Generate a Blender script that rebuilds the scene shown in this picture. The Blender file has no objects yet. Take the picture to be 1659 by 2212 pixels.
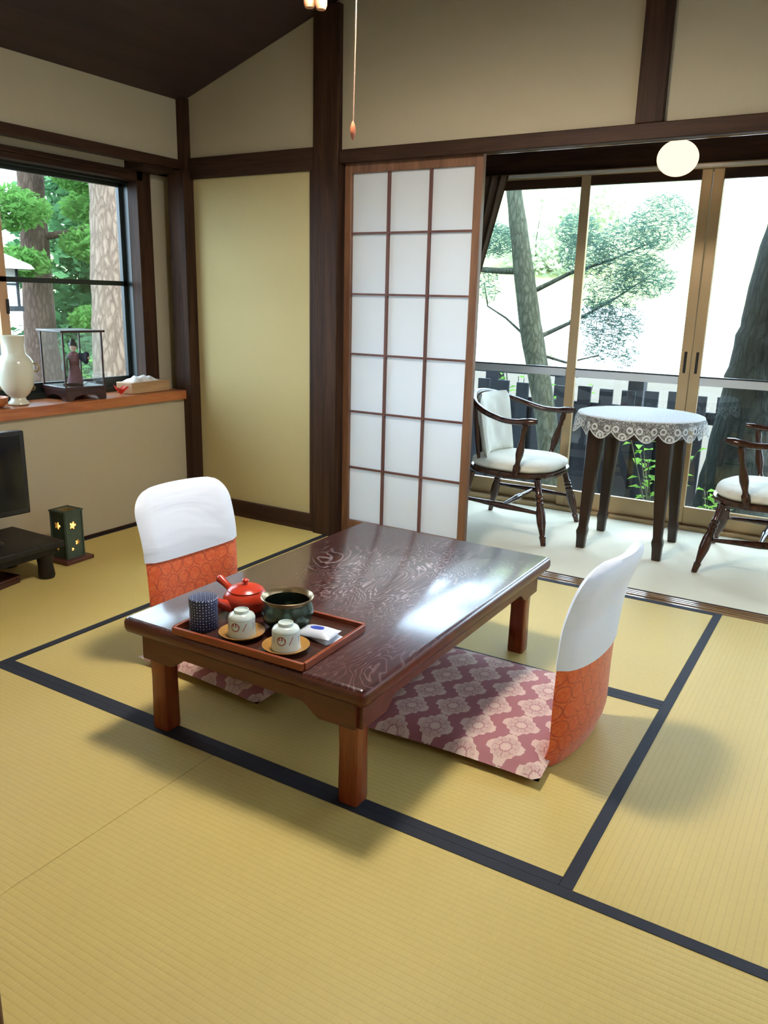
import bpy, math, random
from mathutils import Vector, Matrix
random.seed(7)
R = math.radians
sc = bpy.context.scene
COL = sc.collection

# ------------------------------------------------------------------ camera
YAW, PIT, ROL = R(31.029), R(-14.837), R(1.428)
fwd = Vector((-math.sin(YAW) * math.cos(PIT), math.cos(YAW) * math.cos(PIT), math.sin(PIT)))
rgt = Vector((math.cos(YAW), math.sin(YAW), 0))
upv = rgt.cross(fwd)
r2 = rgt * math.cos(ROL) + upv * math.sin(ROL)
u2 = upv * math.cos(ROL) - rgt * math.sin(ROL)
cam_d = bpy.data.cameras.new('camera')
cam = bpy.data.objects.new('camera', cam_d)
COL.objects.link(cam)
m = Matrix((r2, u2, -fwd)).transposed().to_4x4()
m.translation = Vector((0.3959, -1.3914, 1.1556))
cam.matrix_world = m
cam_d.sensor_fit = 'VERTICAL'
cam_d.sensor_height = 36.0
cam_d.lens = 1727.8 / 2212 * 36.0
cam_d.clip_start = 0.02
cam_d.clip_end = 500
sc.camera = cam

# ------------------------------------------------------------------ sky, sun, exposure
world = bpy.data.worlds.new('sky')
sc.world = world
world.use_nodes = True
bg = world.node_tree.nodes['Background']
bg.inputs['Color'].default_value = (0.62, 0.80, 1.0, 1)
bg.inputs['Strength'].default_value = 8.5
sun_d = bpy.data.lights.new('sun', 'SUN')
sun_d.energy = 5.0
sun_d.angle = R(2.0)
sun_d.color = (1.0, 0.95, 0.86)
sun = bpy.data.objects.new('sun', sun_d)
COL.objects.link(sun)
sun.rotation_euler = Vector((-0.62, 0.10, -0.80)).to_track_quat('-Z', 'Y').to_euler()
sc.view_settings.view_transform = 'Standard'
sc.view_settings.look = 'None'
sc.view_settings.gamma = 1.0
sc.view_settings.use_curve_mapping = False
sc.view_settings.exposure = 0.75
sc.cycles.max_bounces = 10
sc.cycles.diffuse_bounces = 6
sc.cycles.transparent_max_bounces = 24
sc.cycles.caustics_reflective = False
sc.cycles.caustics_refractive = False
sc.cycles.sample_clamp_indirect = 8.0

# ------------------------------------------------------------------ mesh helpers
class G:
    def __init__(s):
        s.v = []; s.f = []
    def add(s, vs, fs):
        n = len(s.v)
        s.v += [tuple(a) for a in vs]
        s.f += [tuple(i + n for i in f) for f in fs]
        return s
    def box(s, x0, x1, y0, y1, z0, z1):
        return s.add([(x0, y0, z0), (x1, y0, z0), (x1, y1, z0), (x0, y1, z0), (x0, y0, z1), (x1, y0, z1), (x1, y1, z1), (x0, y1, z1)],
                     [(0, 3, 2, 1), (4, 5, 6, 7), (0, 1, 5, 4), (1, 2, 6, 5), (2, 3, 7, 6), (3, 0, 4, 7)])
    def lathe(s, prof, seg=24, c=(0, 0, 0), sx=1.0, sy=1.0, cap=True, close=False):
        vs = []
        for r, z in prof:
            for i in range(seg):
                a = 2 * math.pi * i / seg
                vs.append((c[0] + r * sx * math.cos(a), c[1] + r * sy * math.sin(a), c[2] + z))
        fs = []
        n = len(prof)
        for j in range(n if close else n - 1):
            k = (j + 1) % n
            for i in range(seg):
                i2 = (i + 1) % seg
                fs.append((j * seg + i, j * seg + i2, k * seg + i2, k * seg + i))
        if cap and not close:
            fs.append(tuple(range(seg - 1, -1, -1)))
            fs.append(tuple((n - 1) * seg + i for i in range(seg)))
        return s.add(vs, fs)
    def tube(s, pts, rad, seg=10, cap=True, flat=None):
        pts = [Vector(p) for p in pts]
        n = len(pts)
        if not hasattr(rad, '__len__'):
            rad = [rad] * n
        t0 = (pts[1] - pts[0]).normalized()
        ref = Vector((0, 0, 1)) if abs(t0.z) < 0.9 else Vector((1, 0, 0))
        nrm = (ref - t0 * ref.dot(t0)).normalized()
        vs = []
        for k in range(n):
            t = (pts[min(k + 1, n - 1)] - pts[max(k - 1, 0)]).normalized()
            nrm = (nrm - t * nrm.dot(t)).normalized()
            b = t.cross(nrm)
            for i in range(seg):
                a = 2 * math.pi * i / seg
                fa, fb = (1, 1) if flat is None else flat
                vs.append(pts[k] + nrm * (rad[k] * fa * math.cos(a)) + b * (rad[k] * fb * math.sin(a)))
        fs = []
        for k in range(n - 1):
            for i in range(seg):
                i2 = (i + 1) % seg
                fs.append((k * seg + i, k * seg + i2, (k + 1) * seg + i2, (k + 1) * seg + i))
        if cap:
            fs.append(tuple(range(seg - 1, -1, -1)))
            fs.append(tuple((n - 1) * seg + i for i in range(seg)))
        return s.add(vs, fs)
    def prism(s, poly, axis, a, b):
        n = len(poly)
        def P(p, t):
            if axis == 0: return (t, p[0], p[1])
            if axis == 1: return (p[0], t, p[1])
            return (p[0], p[1], t)
        vs = [P(p, a) for p in poly] + [P(p, b) for p in poly]
        fs = [tuple(range(n)), tuple(range(2 * n - 1, n - 1, -1))]
        for i in range(n):
            j = (i + 1) % n
            fs.append((i, i + n, j + n, j))
        return s.add(vs, fs)
    def grid(s, nu, nv, fn, closed_u=False):
        vs = [fn(i / (nu if closed_u else nu - 1), j / (nv - 1)) for j in range(nv) for i in range(nu)]
        fs = []
        for j in range(nv - 1):
            for i in range(nu if closed_u else nu - 1):
                i2 = (i + 1) % nu
                fs.append((j * nu + i, j * nu + i2, (j + 1) * nu + i2, (j + 1) * nu + i))
        return s.add(vs, fs)
    def build(s, name, mat, parent=None, bevel=0, smooth=38, subsurf=0, solid=0, segs=2):
        import bmesh
        me = bpy.data.meshes.new(name)
        me.from_pydata(s.v, [], s.f)
        bm = bmesh.new(); bm.from_mesh(me)
        bmesh.ops.recalc_face_normals(bm, faces=bm.faces)
        bm.to_mesh(me); bm.free()
        me.materials.append(mat)
        if smooth:
            me.shade_smooth()
            me.set_sharp_from_angle(angle=R(smooth))
        o = bpy.data.objects.new(name, me)
        COL.objects.link(o)
        if parent: o.parent = parent
        if solid:
            md = o.modifiers.new('thick', 'SOLIDIFY'); md.thickness = solid
        if bevel:
            md = o.modifiers.new('edge', 'BEVEL'); md.width = bevel; md.segments = segs; md.limit_method = 'ANGLE'; md.angle_limit = R(40)
            md.harden_normals = False
        if subsurf:
            md = o.modifiers.new('sub', 'SUBSURF'); md.levels = subsurf; md.render_levels = subsurf
        return o

def raw(name, vs, fs, mat, parent=None, smooth=False):
    me = bpy.data.meshes.new(name)
    me.from_pydata(vs, [], fs)
    me.materials.append(mat)
    if smooth: me.shade_smooth()
    o = bpy.data.objects.new(name, me)
    COL.objects.link(o)
    if parent: o.parent = parent
    return o

def tag(o, label, cat, group=None):
    o['label'] = label; o['category'] = cat
    if group: o['group'] = group
    return o
def thing(name, label, cat, loc=(0, 0, 0), rz=0.0, group=None):
    o = bpy.data.objects.new(name, None)
    o.empty_display_size = 0.1
    COL.objects.link(o)
    o.location = loc; o.rotation_euler = (0, 0, rz)
    return tag(o, label, cat, group)
def struct(o):
    o['kind'] = 'structure'; return o
def bx(name, mat, x0, x1, y0, y1, z0, z1, parent=None, bevel=0):
    return G().box(x0, x1, y0, y1, z0, z1).build(name, mat, parent, bevel=bevel, smooth=0 if not bevel else 38)
def copy_tree(o, parent=None):
    c = o.copy(); COL.objects.link(c); c.parent = parent
    for ch in list(o.children):
        copy_tree(ch, c)
    return c
def lerp(a, b, t): return a + (b - a) * t
def vlerp(a, b, t): return tuple(lerp(x, y, t) for x, y in zip(a, b))

# ------------------------------------------------------------------ material helpers
class X:
    """a float socket with arithmetic"""
    def __init__(s, nt, so): s.nt = nt; s.so = so
    def op(s, o, *a):
        n = s.nt.nodes.new('ShaderNodeMath'); n.operation = o
        for i, q in enumerate((s,) + a):
            if isinstance(q, X): s.nt.links.new(q.so, n.inputs[i])
            else: n.inputs[i].default_value = q
        return X(s.nt, n.outputs[0])
    def __add__(s, b): return s.op('ADD', b)
    def __radd__(s, b): return s.op('ADD', b)
    def __sub__(s, b): return s.op('SUBTRACT', b)
    def __rsub__(s, b): return (s * -1.0) + b
    def __mul__(s, b): return s.op('MULTIPLY', b)
    def __rmul__(s, b): return s.op('MULTIPLY', b)
    def __truediv__(s, b): return s.op('DIVIDE', b)
    def sin(s): return s.op('SINE')
    def cos(s): return s.op('COSINE')
    def abs(s): return s.op('ABSOLUTE')
    def fr(s): return s.op('FRACT')
    def fl(s): return s.op('FLOOR')
    def sqrt(s): return s.op('SQRT')
    def mn(s, b): return s.op('MINIMUM', b)
    def mx(s, b): return s.op('MAXIMUM', b)
    def lt(s, b): return s.op('LESS_THAN', b)
    def gt(s, b): return s.op('GREATER_THAN', b)
    def pw(s, b): return s.op('POWER', b)
    def mod(s, b): return s.op('FLOORED_MODULO', b)
    def at2(s, b): return s.op('ARCTAN2', b)
    def sm(s, lo, hi):
        n = s.nt.nodes.new('ShaderNodeMapRange'); n.interpolation_type = 'SMOOTHSTEP'
        s.nt.links.new(s.so, n.inputs[0]); n.inputs[1].default_value = lo; n.inputs[2].default_value = hi
        return X(s.nt, n.outputs[0])

class M:
    def __init__(s, name, rough=0.5, spec=0.5, metal=0.0):
        s.m = bpy.data.materials.new(name); s.m.use_nodes = True
        s.nt = s.m.node_tree; s.b = s.nt.nodes['Principled BSDF']
        s.out = s.nt.nodes['Material Output']
        s.b.inputs['Roughness'].default_value = rough
        s.b.inputs['Metallic'].default_value = metal
        s.b.inputs['Specular IOR Level'].default_value = spec
        s._tc = None
    def tc(s, which='Object'):
        if s._tc is None: s._tc = s.nt.nodes.new('ShaderNodeTexCoord')
        return s._tc.outputs[which]
    def xyz(s, which='Object'):
        n = s.nt.nodes.new('ShaderNodeSeparateXYZ'); s.nt.links.new(s.tc(which), n.inputs[0])
        return [X(s.nt, n.outputs[i]) for i in range(3)]
    def vec(s, scale=(1, 1, 1), which='Object'):
        n = s.nt.nodes.new('ShaderNodeMapping'); n.inputs['Scale'].default_value = scale
        s.nt.links.new(s.tc(which), n.inputs[0]); return n.outputs[0]
    def comb(s, x, y, z):
        n = s.nt.nodes.new('ShaderNodeCombineXYZ')
        for i, q in enumerate((x, y, z)):
            if isinstance(q, X): s.nt.links.new(q.so, n.inputs[i])
            else: n.inputs[i].default_value = q
        return n.outputs[0]
    def noise(s, vec, scale, detail=3, rough=0.5, dist=0.0):
        n = s.nt.nodes.new('ShaderNodeTexNoise')
        s.nt.links.new(vec, n.inputs['Vector'])
        n.inputs['Scale'].default_value = scale; n.inputs['Detail'].default_value = detail
        n.inputs['Roughness'].default_value = rough; n.inputs['Distortion'].default_value = dist
        return X(s.nt, n.outputs[0])
    def voro(s, vec, scale, feat='F1', rnd=1.0, out='Distance'):
        n = s.nt.nodes.new('ShaderNodeTexVoronoi'); n.feature = feat
        s.nt.links.new(vec, n.inputs['Vector'])
        n.inputs['Scale'].default_value = scale; n.inputs['Randomness'].default_value = rnd
        return X(s.nt, n.outputs[out])
    def mix(s, fac, a, b):
        n = s.nt.nodes.new('ShaderNodeMix'); n.data_type = 'RGBA'
        if isinstance(fac, X): s.nt.links.new(fac.so, n.inputs[0])
        else: n.inputs[0].default_value = fac
        for k, q in ((6, a), (7, b)):
            if isinstance(q, (tuple, list)): n.inputs[k].default_value = tuple(q[:3]) + (1,)
            else: s.nt.links.new(q, n.inputs[k])
        return n.outputs[2]
    def color(s, c):
        if isinstance(c, (tuple, list)): s.b.inputs['Base Color'].default_value = tuple(c[:3]) + (1,)
        else: s.nt.links.new(c, s.b.inputs['Base Color'])
        return s
    def rough(s, r):
        s.nt.links.new(r.so, s.b.inputs['Roughness']); return s
    def bump(s, h, strength=0.3, dist=0.002):
        n = s.nt.nodes.new('ShaderNodeBump'); n.inputs['Strength'].default_value = strength
        n.inputs['Distance'].default_value = dist
        s.nt.links.new(h.so, n.inputs['Height']); s.nt.links.new(n.outputs[0], s.b.inputs['Normal']); return s

def plain(name, col, rough=0.5, spec=0.5, metal=0.0, var=0.0, vs=20.0, bump=0.0, bs=120.0):
    k = M(name, rough, spec, metal)
    if var:
        n = k.noise(k.vec(), vs, 4)
        k.color(k.mix(n, tuple(c * (1 - var) for c in col), tuple(min(1, c * (1 + var)) for c in col)))
    else:
        k.color(col)
    if bump:
        k.bump(k.noise(k.vec(), bs, 3), bump, 0.002)
    return k.m

def wood(name, dark, light, rough=0.35, axis=2, scale=9.0, spec=0.5, bump=0.15):
    k = M(name, rough, spec)
    sc3 = [scale] * 3; sc3[axis] = scale * 0.07
    v = k.vec(sc3)
    n = k.noise(v, 3.0, 6, 0.6, 0.8)
    f = k.noise(k.vec([q * 8 for q in sc3]), 3.0, 2)
    h = (n * 0.75 + f * 0.25).sm(0.3, 0.7)
    k.color(k.mix(h, dark, light))
    if bump: k.bump(h, bump, 0.001)
    return k.m

def glass(name, tint=(0.95, 0.97, 0.96), refl=0.9, grime=0.0, gcol=(0.8, 0.85, 0.85)):
    k = M(name)
    nt = k.nt
    nt.nodes.remove(k.b)
    tr = nt.nodes.new('ShaderNodeBsdfTransparent'); tr.inputs[0].default_value = tint + (1,)
    gl = nt.nodes.new('ShaderNodeBsdfGlossy'); gl.inputs['Roughness'].default_value = 0.01
    gl.inputs[0].default_value = (refl, refl, refl, 1)
    lw_ = nt.nodes.new('ShaderNodeLayerWeight'); lw_.inputs[0].default_value = 0.5
    fr = X(nt, lw_.outputs['Facing']).pw(5.0) * 0.9 + 0.035
    mx = nt.nodes.new('ShaderNodeMixShader')
    nt.links.new(fr.so, mx.inputs[0]); nt.links.new(tr.outputs[0], mx.inputs[1]); nt.links.new(gl.outputs[0], mx.inputs[2])
    last = mx.outputs[0]
    if grime:
        df = nt.nodes.new('ShaderNodeBsdfTranslucent'); df.inputs[0].default_value = gcol + (1,)
        m2 = nt.nodes.new('ShaderNodeMixShader'); m2.inputs[0].default_value = grime
        nt.links.new(last, m2.inputs[1]); nt.links.new(df.outputs[0], m2.inputs[2]); last = m2.outputs[0]
    nt.links.new(last, k.out.inputs[0])
    return k.m

def emit(name, col, st):
    k = M(name)
    e = k.nt.nodes.new('ShaderNodeEmission'); e.inputs[0].default_value = col + (1,); e.inputs[1].default_value = st
    k.nt.links.new(e.outputs[0], k.out.inputs[0])
    return k.m

def thin(name, col, trans=0.5, rough=0.8):
    """paper, leaf or cloth that lets light through"""
    k = M(name, rough, 0.2)
    k.color(col)
    tl = k.nt.nodes.new('ShaderNodeBsdfTranslucent')
    if isinstance(col, tuple): tl.inputs[0].default_value = col + (1,)
    mx = k.nt.nodes.new('ShaderNodeMixShader'); mx.inputs[0].default_value = trans
    k.nt.links.new(k.b.outputs[0], mx.inputs[1]); k.nt.links.new(tl.outputs[0], mx.inputs[2])
    k.nt.links.new(mx.outputs[0], k.out.inputs[0])
    k.tl = tl
    return k

# ------------------------------------------------------------------ materials
DARK = wood('dark_timber', (0.020, 0.009, 0.005), (0.060, 0.028, 0.014), 0.58, 2, 7, 0.15)
DARKX = wood('dark_timber_x', (0.022, 0.010, 0.006), (0.058, 0.028, 0.015), 0.58, 0, 7, 0.15)
DARKY = wood('dark_timber_y', (0.020, 0.009, 0.005), (0.055, 0.026, 0.014), 0.58, 1, 7, 0.15)
REDBROWN = wood('shoji_wood', (0.10, 0.042, 0.020), (0.21, 0.10, 0.05), 0.45, 2, 9)
SLAT = wood('lattice_wood', (0.085, 0.030, 0.022), (0.14, 0.055, 0.04), 0.5, 2, 9)
SILLW = wood('orange_sill', (0.30, 0.085, 0.024), (0.47, 0.17, 0.06), 0.30, 1, 8)
CHAIRW = wood('chair_wood', (0.020, 0.007, 0.004), (0.065, 0.022, 0.012), 0.16, 2, 12)
LEGW = wood('round_table_wood', (0.014, 0.007, 0.005), (0.036, 0.018, 0.012), 0.30, 2, 12)
TRACK = wood('track_wood', (0.16, 0.09, 0.04), (0.30, 0.19, 0.10), 0.16, 0, 9)
BLACKW = wood('black_lacquer_wood', (0.008, 0.006, 0.004), (0.020, 0.014, 0.009), 0.5, 0, 9, 0.3)
GOLDAL = plain('bronze_aluminium', (0.46, 0.32, 0.165), 0.35, 0.6, 0.35, 0.06, 6)
SILVER = plain('pale_aluminium', (0.70, 0.73, 0.76), 0.3, 0.6, 0.3)
BLACKF = plain('black_green_frame', (0.010, 0.016, 0.014), 0.35)
BLACKP = plain('black_plastic', (0.010, 0.010, 0.012), 0.30)

k = M('plaster', 0.9, 0.15)
n1 = k.noise(k.vec(), 2.0, 3); n2 = k.noise(k.vec(), 260, 3)
k.color(k.mix((n1 * 0.5 + n2 * 0.5), (0.39, 0.335, 0.225), (0.465, 0.405, 0.282))).bump(n2, 0.25, 0.001)
PLASTER = k.m
k = M('cream_panel', 0.8, 0.2)
n2 = k.noise(k.vec((60, 60, 400)), 1.0, 2); n1 = k.noise(k.vec(), 1.5, 2)
k.color(k.mix(n2 * 0.6 + n1 * 0.4, (0.43, 0.350, 0.165), (0.50, 0.415, 0.205)))
CREAM = k.m

k = M('tatami', 0.52, 0.25)
x, y, z = k.xyz()
rib = ((y * (math.pi / 0.0152)).sin()).abs()
groove = (1.0 - rib).sm(0.55, 1.0)
weave = k.noise(k.vec((300, 40, 1)), 1.0, 2)
strand = k.noise(k.vec((900, 6, 1)), 1.0, 2)
big = k.noise(k.vec((1, 1, 1)), 2.2, 3)
base = k.mix(weave * 0.45 + strand * 0.30 + big * 0.25, (0.47, 0.340, 0.095), (0.66, 0.51, 0.175))
k.color(k.mix(groove * (0.10 + 0.24 * big), base, (0.30, 0.215, 0.075)))
k.bump(rib.pw(0.5) * 0.8 + weave * 0.25 + strand * 0.15, 0.40, 0.0011)
TATAMI = k.m
HERI = plain('border_cloth', (0.016, 0.017, 0.026), 0.7, 0.3, 0, 0.35, 300, 0.3, 900)
k = M('veranda_carpet', 0.75, 0.25)
n2 = k.noise(k.vec(), 400, 2); n1 = k.noise(k.vec(), 3, 3)
k.color(k.mix(n1 * 0.5 + n2 * 0.5, (0.62, 0.57, 0.42), (0.72, 0.67, 0.52))).bump(n2, 0.3, 0.002)
CARPET = k.m

CEIL = wood('ceiling_boards', (0.020, 0.009, 0.010), (0.042, 0.020, 0.021), 0.55, 1, 5)
PAPER = thin('shoji_paper', (0.86, 0.87, 0.88), 0.55).m
GLASS = glass('window_glass')
GLASSG = glass('veranda_glass', (0.94, 0.96, 0.96), 0.9)
GLASSC = glass('case_glass', (0.97, 0.98, 0.98), 0.7)

# ------------------------------------------------------------------ the room
XL, XR, YB, YF = -2.764, 0.915, 1.80, -0.93
def ceil_z(x): return 2.088 + 0.328 * (x - XL)

# floor: six mats with cloth borders on their long edges
floor = struct(bx('floor', DARKX, XL - 0.05, XR + 0.05, YF, YB, -0.12, -0.055))
def mat_piece(x0, x1, y0, y1, along):
    L = (x1 - x0) if along == 'x' else (y1 - y0)
    W = (y1 - y0) if along == 'x' else (x1 - x0)
    g = 0.0004
    o = G().box(-L / 2 + g, L / 2 - g, -W / 2 + g, W / 2 - g, -0.055, 0).build('tatami_mat', TATAMI, floor, bevel=0.002, smooth=38)
    o.location = ((x0 + x1) / 2, (y0 + y1) / 2, 0)
    o.rotation_euler = (0, 0, 0 if along == 'x' else R(90))
    for s in (-1, 1):
        e = s * (W / 2 - g); i = s * (W / 2 - 0.0290)
        b = G().box(-L / 2 + g, L / 2 - g, min(e, i), max(e, i), -0.02, 0.0014).build('cloth_border', HERI, o, smooth=0)
mat_piece(-1.84, 0.0, 0.0, 0.91, 'x')
mat_piece(-1.84, 0.0, 0.91, YB, 'x')
mat_piece(0.0, XR, 0.0, YB, 'y')
mat_piece(XL, -1.84, 0.0, YB, 'y')
mat_piece(XL, -0.925, YF + 0.02, 0.0, 'x')
mat_piece(-0.925, XR, YF + 0.02, 0.0, 'x')

vf = struct(bx('veranda_floor', CARPET, -1.80, XR + 0.05, 1.885, 3.02, -0.10, 0.0))

# ceiling boards under the sloping roof, and the veranda ceiling
cg = G()
cg.prism([(XL - 0.55, ceil_z(XL - 0.55)), (XR + 0.1, ceil_z(XR + 0.1)), (XR + 0.1, ceil_z(XR + 0.1) + 0.12), (XL - 0.55, ceil_z(XL - 0.55) + 0.12)], 1, -3.4, YB + 0.10)
struct(cg.build('ceiling', CEIL, smooth=0))
struct(bx('veranda_ceiling', CEIL, -1.95, XR + 0.1, YB + 0.10, 3.45, 2.16, 2.28))

# back wall
wb = G()
wb.prism([(XL - 0.1, 1.76), (XR + 0.05, 1.76), (XR + 0.05, ceil_z(XR + 0.05)), (XL - 0.1, ceil_z(XL - 0.1))], 1, YB + 0.012, YB + 0.10)
wbo = struct(wb.build('wall_back', PLASTER, smooth=0))
pnl = bx('wall_panel', CREAM, -2.73, -1.95, YB + 0.012, YB + 0.08, 0.0, 1.76, wbo)
struct(bx('baseboard_back', DARKX, -2.715, -1.93, YB - 0.006, YB + 0.03, 0.0, 0.088, bevel=0.002))
t = struct(bx('trim_1', DARK, -1.934, -1.797, YB - 0.022, YB + 0.13, 0.0, ceil_z(-1.934) + 0.02, bevel=0.004))      # big post
struct(bx('trim_2', DARK, -1.966, -1.930, YB - 0.004, YB + 0.05, 0.0, 1.73, bevel=0.002))
struct(bx('trim_3', DARKX, -2.73, -1.93, YB - 0.008, YB + 0.06, 1.722, 1.820, bevel=0.003))                # beam over the panel
km = struct(bx('trim_4', DARKX, -1.797, XR, YB - 0.012, YB + 0.025, 1.742, 1.798, bevel=0.003))            # lintel over the opening
bx('lintel_core', DARKX, -1.797, XR, YB + 0.025, YB + 0.10, 1.762, 1.798, km)
for y0 in (YB + 0.025, YB + 0.058, YB + 0.092):
    bx('lintel_track', TRACK, -1.797, XR, y0, y0 + 0.009, 1.750, 1.766, km)
struct(bx('trim_5', DARK, -0.493, -0.394, YB - 0.015, YB + 0.03, 1.798, ceil_z(-0.40), bevel=0.003))       # strut on the wall
# threshold with its tracks
th = struct(bx('trim_6', TRACK, -1.797, XR, YB, YB + 0.086, -0.06, 0.002))
for y0 in (YB + 0.020, YB + 0.040, YB + 0.060):
    bx('track_ridge', TRACK, -1.797, XR, y0, y0 + 0.010, 0.0, 0.0055, th)
bx('edge_strip', DARKX, -1.797, XR, YB + 0.084, YB + 0.092, -0.02, 0.004, th)
# corner post
struct(bx('trim_7', DARK, -2.82, -2.709, 1.742, YB + 0.02, 0.0, 1.76, bevel=0.003))
struct(bx('trim_8', DARK, -2.775, -2.722, 1.765, YB + 0.03, 1.75, ceil_z(-2.74), bevel=0.002))

# left wall, with a recess for the window
WY0 = 0.10
wl = G()
wl.box(XL - 0.16, XL, YF, YB + 0.1, -0.06, 0.64)
wl.box(XL - 0.16, XL, YF, WY0, 0.64, 1.80)
wl.box(XL - 0.16, XL, YF, YB + 0.1, 1.80, ceil_z(XL) + 0.05)
wl.box(-3.02, -2.905, 1.685, 1.92, 0.60, 1.90)       # wall strip beside the casing
wl.box(-3.02, -2.905, WY0, 1.92, 1.745, 1.90)        # wall strip above the window head
wl.box(-3.02, -2.78, 1.835, 1.92, 0.60, 1.90)
wl.box(-3.02, -2.90, YF, WY0, -0.06, 1.95)
wl.box(-3.02, -2.90, YF, 1.92, -0.06, 0.62)
struct(wl.build('wall_left', PLASTER, smooth=0))
struct(bx('trim_9', DARKY, -2.80, XL + 0.016, YF, 1.77, 1.766, 1.811, bevel=0.003))    # beam on the left wall
struct(bx('trim_10', DARKY, -2.93, -2.77, 1.545, 1.74, 1.745, 1.80, bevel=0.003))
struct(bx('baseboard_left', DARKY, XL, XL + 0.008, YF, 1.70, 0.0, 0.012))
sillo = struct(bx('window_sill', SILLW, -3.0, -2.745, WY0 - 0.05, 1.755, 0.616, 0.664, bevel=0.003))
# window
win = struct(bx('window_1', DARK, -2.955, -2.885, 1.600, 1.690, 0.664, 1.77, bevel=0.003))
bx('head_casing', DARKY, -2.955, -2.885, WY0, 1.64, 1.700, 1.750, win, 0.002)
bx('head_batten', DARKY, -2.945, -2.872, WY0, 1.545, 1.724, 1.732, win, 0.001)
bx('jamb_casing', DARK, -2.955, -2.885, WY0, WY0 + 0.08, 0.664, 1.77, win, 0.002)
bx('frame_head', BLACKF, -3.03, -2.955, WY0 + 0.05, 1.64, 1.69, 1.76, win)
bx('frame_jamb', BLACKF, -3.03, -2.955, 1.600, 1.66, 0.664, 1.76, win)
bx('frame_bottom', BLACKF, -3.03, -2.965, WY0 + 0.05, 1.64, 0.655, 0.690, win, 0.002)
def sash(y0, y1, x, mat, stile, name):
    s = bx(name, mat, x - 0.012, x + 0.012, y1 - stile, y1, 0.69, 1.70, win, 0.002)
    bx('stile', mat, x - 0.012, x + 0.012, y0, y0 + stile, 0.69, 1.70, s)
    bx('top_rail', BLACKF, x - 0.012, x + 0.012, y0, y1, 1.672, 1.70, s)
    bx('bottom_rail', BLACKF, x - 0.012, x + 0.012, y0, y1, 0.69, 0.735, s)
    bx('middle_bar', BLACKF, x - 0.012, x + 0.012, y0, y1, 1.194, 1.217, s)
    bx('pane', GLASS, x - 0.0015, x + 0.0015, y0 + stile - 0.005, y1 - stile + 0.005, 0.73, 1.675, s)
    return s
sash(0.86, 1.607, -3.008, BLACKF, 0.028, 'window_sash')
TAN = plain('tan_aluminium', (0.50, 0.30, 0.16), 0.4, 0.5, 0.2)
s2 = sash(WY0 + 0.08, 0.895, -2.980, TAN, 0.045, 'window_sash')
bx('latch', BLACKP, -2.968, -2.960, 0.880, 0.893, 1.055, 1.12, s2, 0.002)

# right wall, front partition, anteroom behind the camera
wr = G()
wr.box(XR, XR + 0.10, -3.4, 3.05, 1.76, 3.5)
wr.box(XR, XR + 0.10, -3.4, -0.75, -0.1, 1.76)
wr.box(XR, XR + 0.10, 1.70, 3.05, -0.1, 1.76)
wr.box(XR, XR + 0.10, -0.75, 1.70, -0.1, 0.55)
struct(wr.build('wall_right', PLASTER, smooth=0))
# unseen paper screens added in the right wall to light the chair covers
for n_, (y0, y1) in enumerate(((-0.75, 0.475), (0.475, 1.70))):
    w_ = struct(bx('window_%d' % (n_ + 2), REDBROWN, XR + 0.02, XR + 0.05, y0, y0 + 0.04, 0.55, 1.76))
    bx('stile', REDBROWN, XR + 0.02, XR + 0.05, y1 - 0.04, y1, 0.55, 1.76, w_)
    bx('top_rail', REDBROWN, XR + 0.02, XR + 0.05, y0 + 0.04, y1 - 0.04, 1.71, 1.76, w_)
    bx('bottom_rail', REDBROWN, XR + 0.02, XR + 0.05, y0 + 0.04, y1 - 0.04, 0.55, 0.61, w_)
    for q in range(1, 4):
        yy = lerp(y0, y1, q / 4); bx('lattice_bar', SLAT, XR + 0.024, XR + 0.038, yy - 0.005, yy + 0.005, 0.61, 1.71, w_)
        zz = lerp(0.61, 1.71, q / 4); bx('lattice_bar', SLAT, XR + 0.024, XR + 0.038, y0 + 0.04, y1 - 0.04, zz - 0.005, zz + 0.005, w_)
    bx('paper', PAPER, XR + 0.038, XR + 0.0386, y0 + 0.04, y1 - 0.04, 0.61, 1.71, w_)
fw = G()
fw.prism([(XL, 1.80), (XR, 1.80), (XR, ceil_z(XR)), (XL, ceil_z(XL))], 1, YF - 0.08, YF - 0.01)
fw.box(XL, -0.55, YF - 0.07, YF - 0.02, 0.0, 1.80)
fwo = struct(fw.build('wall_front', PLASTER, smooth=0))
struct(bx('trim_11', REDBROWN, -0.556, -0.456, YF - 0.09, YF + 0.015, 0.0, 1.80, bevel=0.004))
struct(bx('trim_12', DARKX, -0.60, XR, YF - 0.09, YF + 0.01, 1.76, 1.82, bevel=0.003))
ar = G()
ar.box(XL - 0.1, XR, -3.45, -3.35, -0.1, 3.5)
ar.box(XL - 0.1, XL, -3.4, YF, -0.1, 3.0)
struct(ar.build('wall_anteroom', PLASTER, smooth=0))
struct(bx('floor_anteroom', TRACK, XL, XR, -3.4, YF, -0.1, -0.004))

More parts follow.
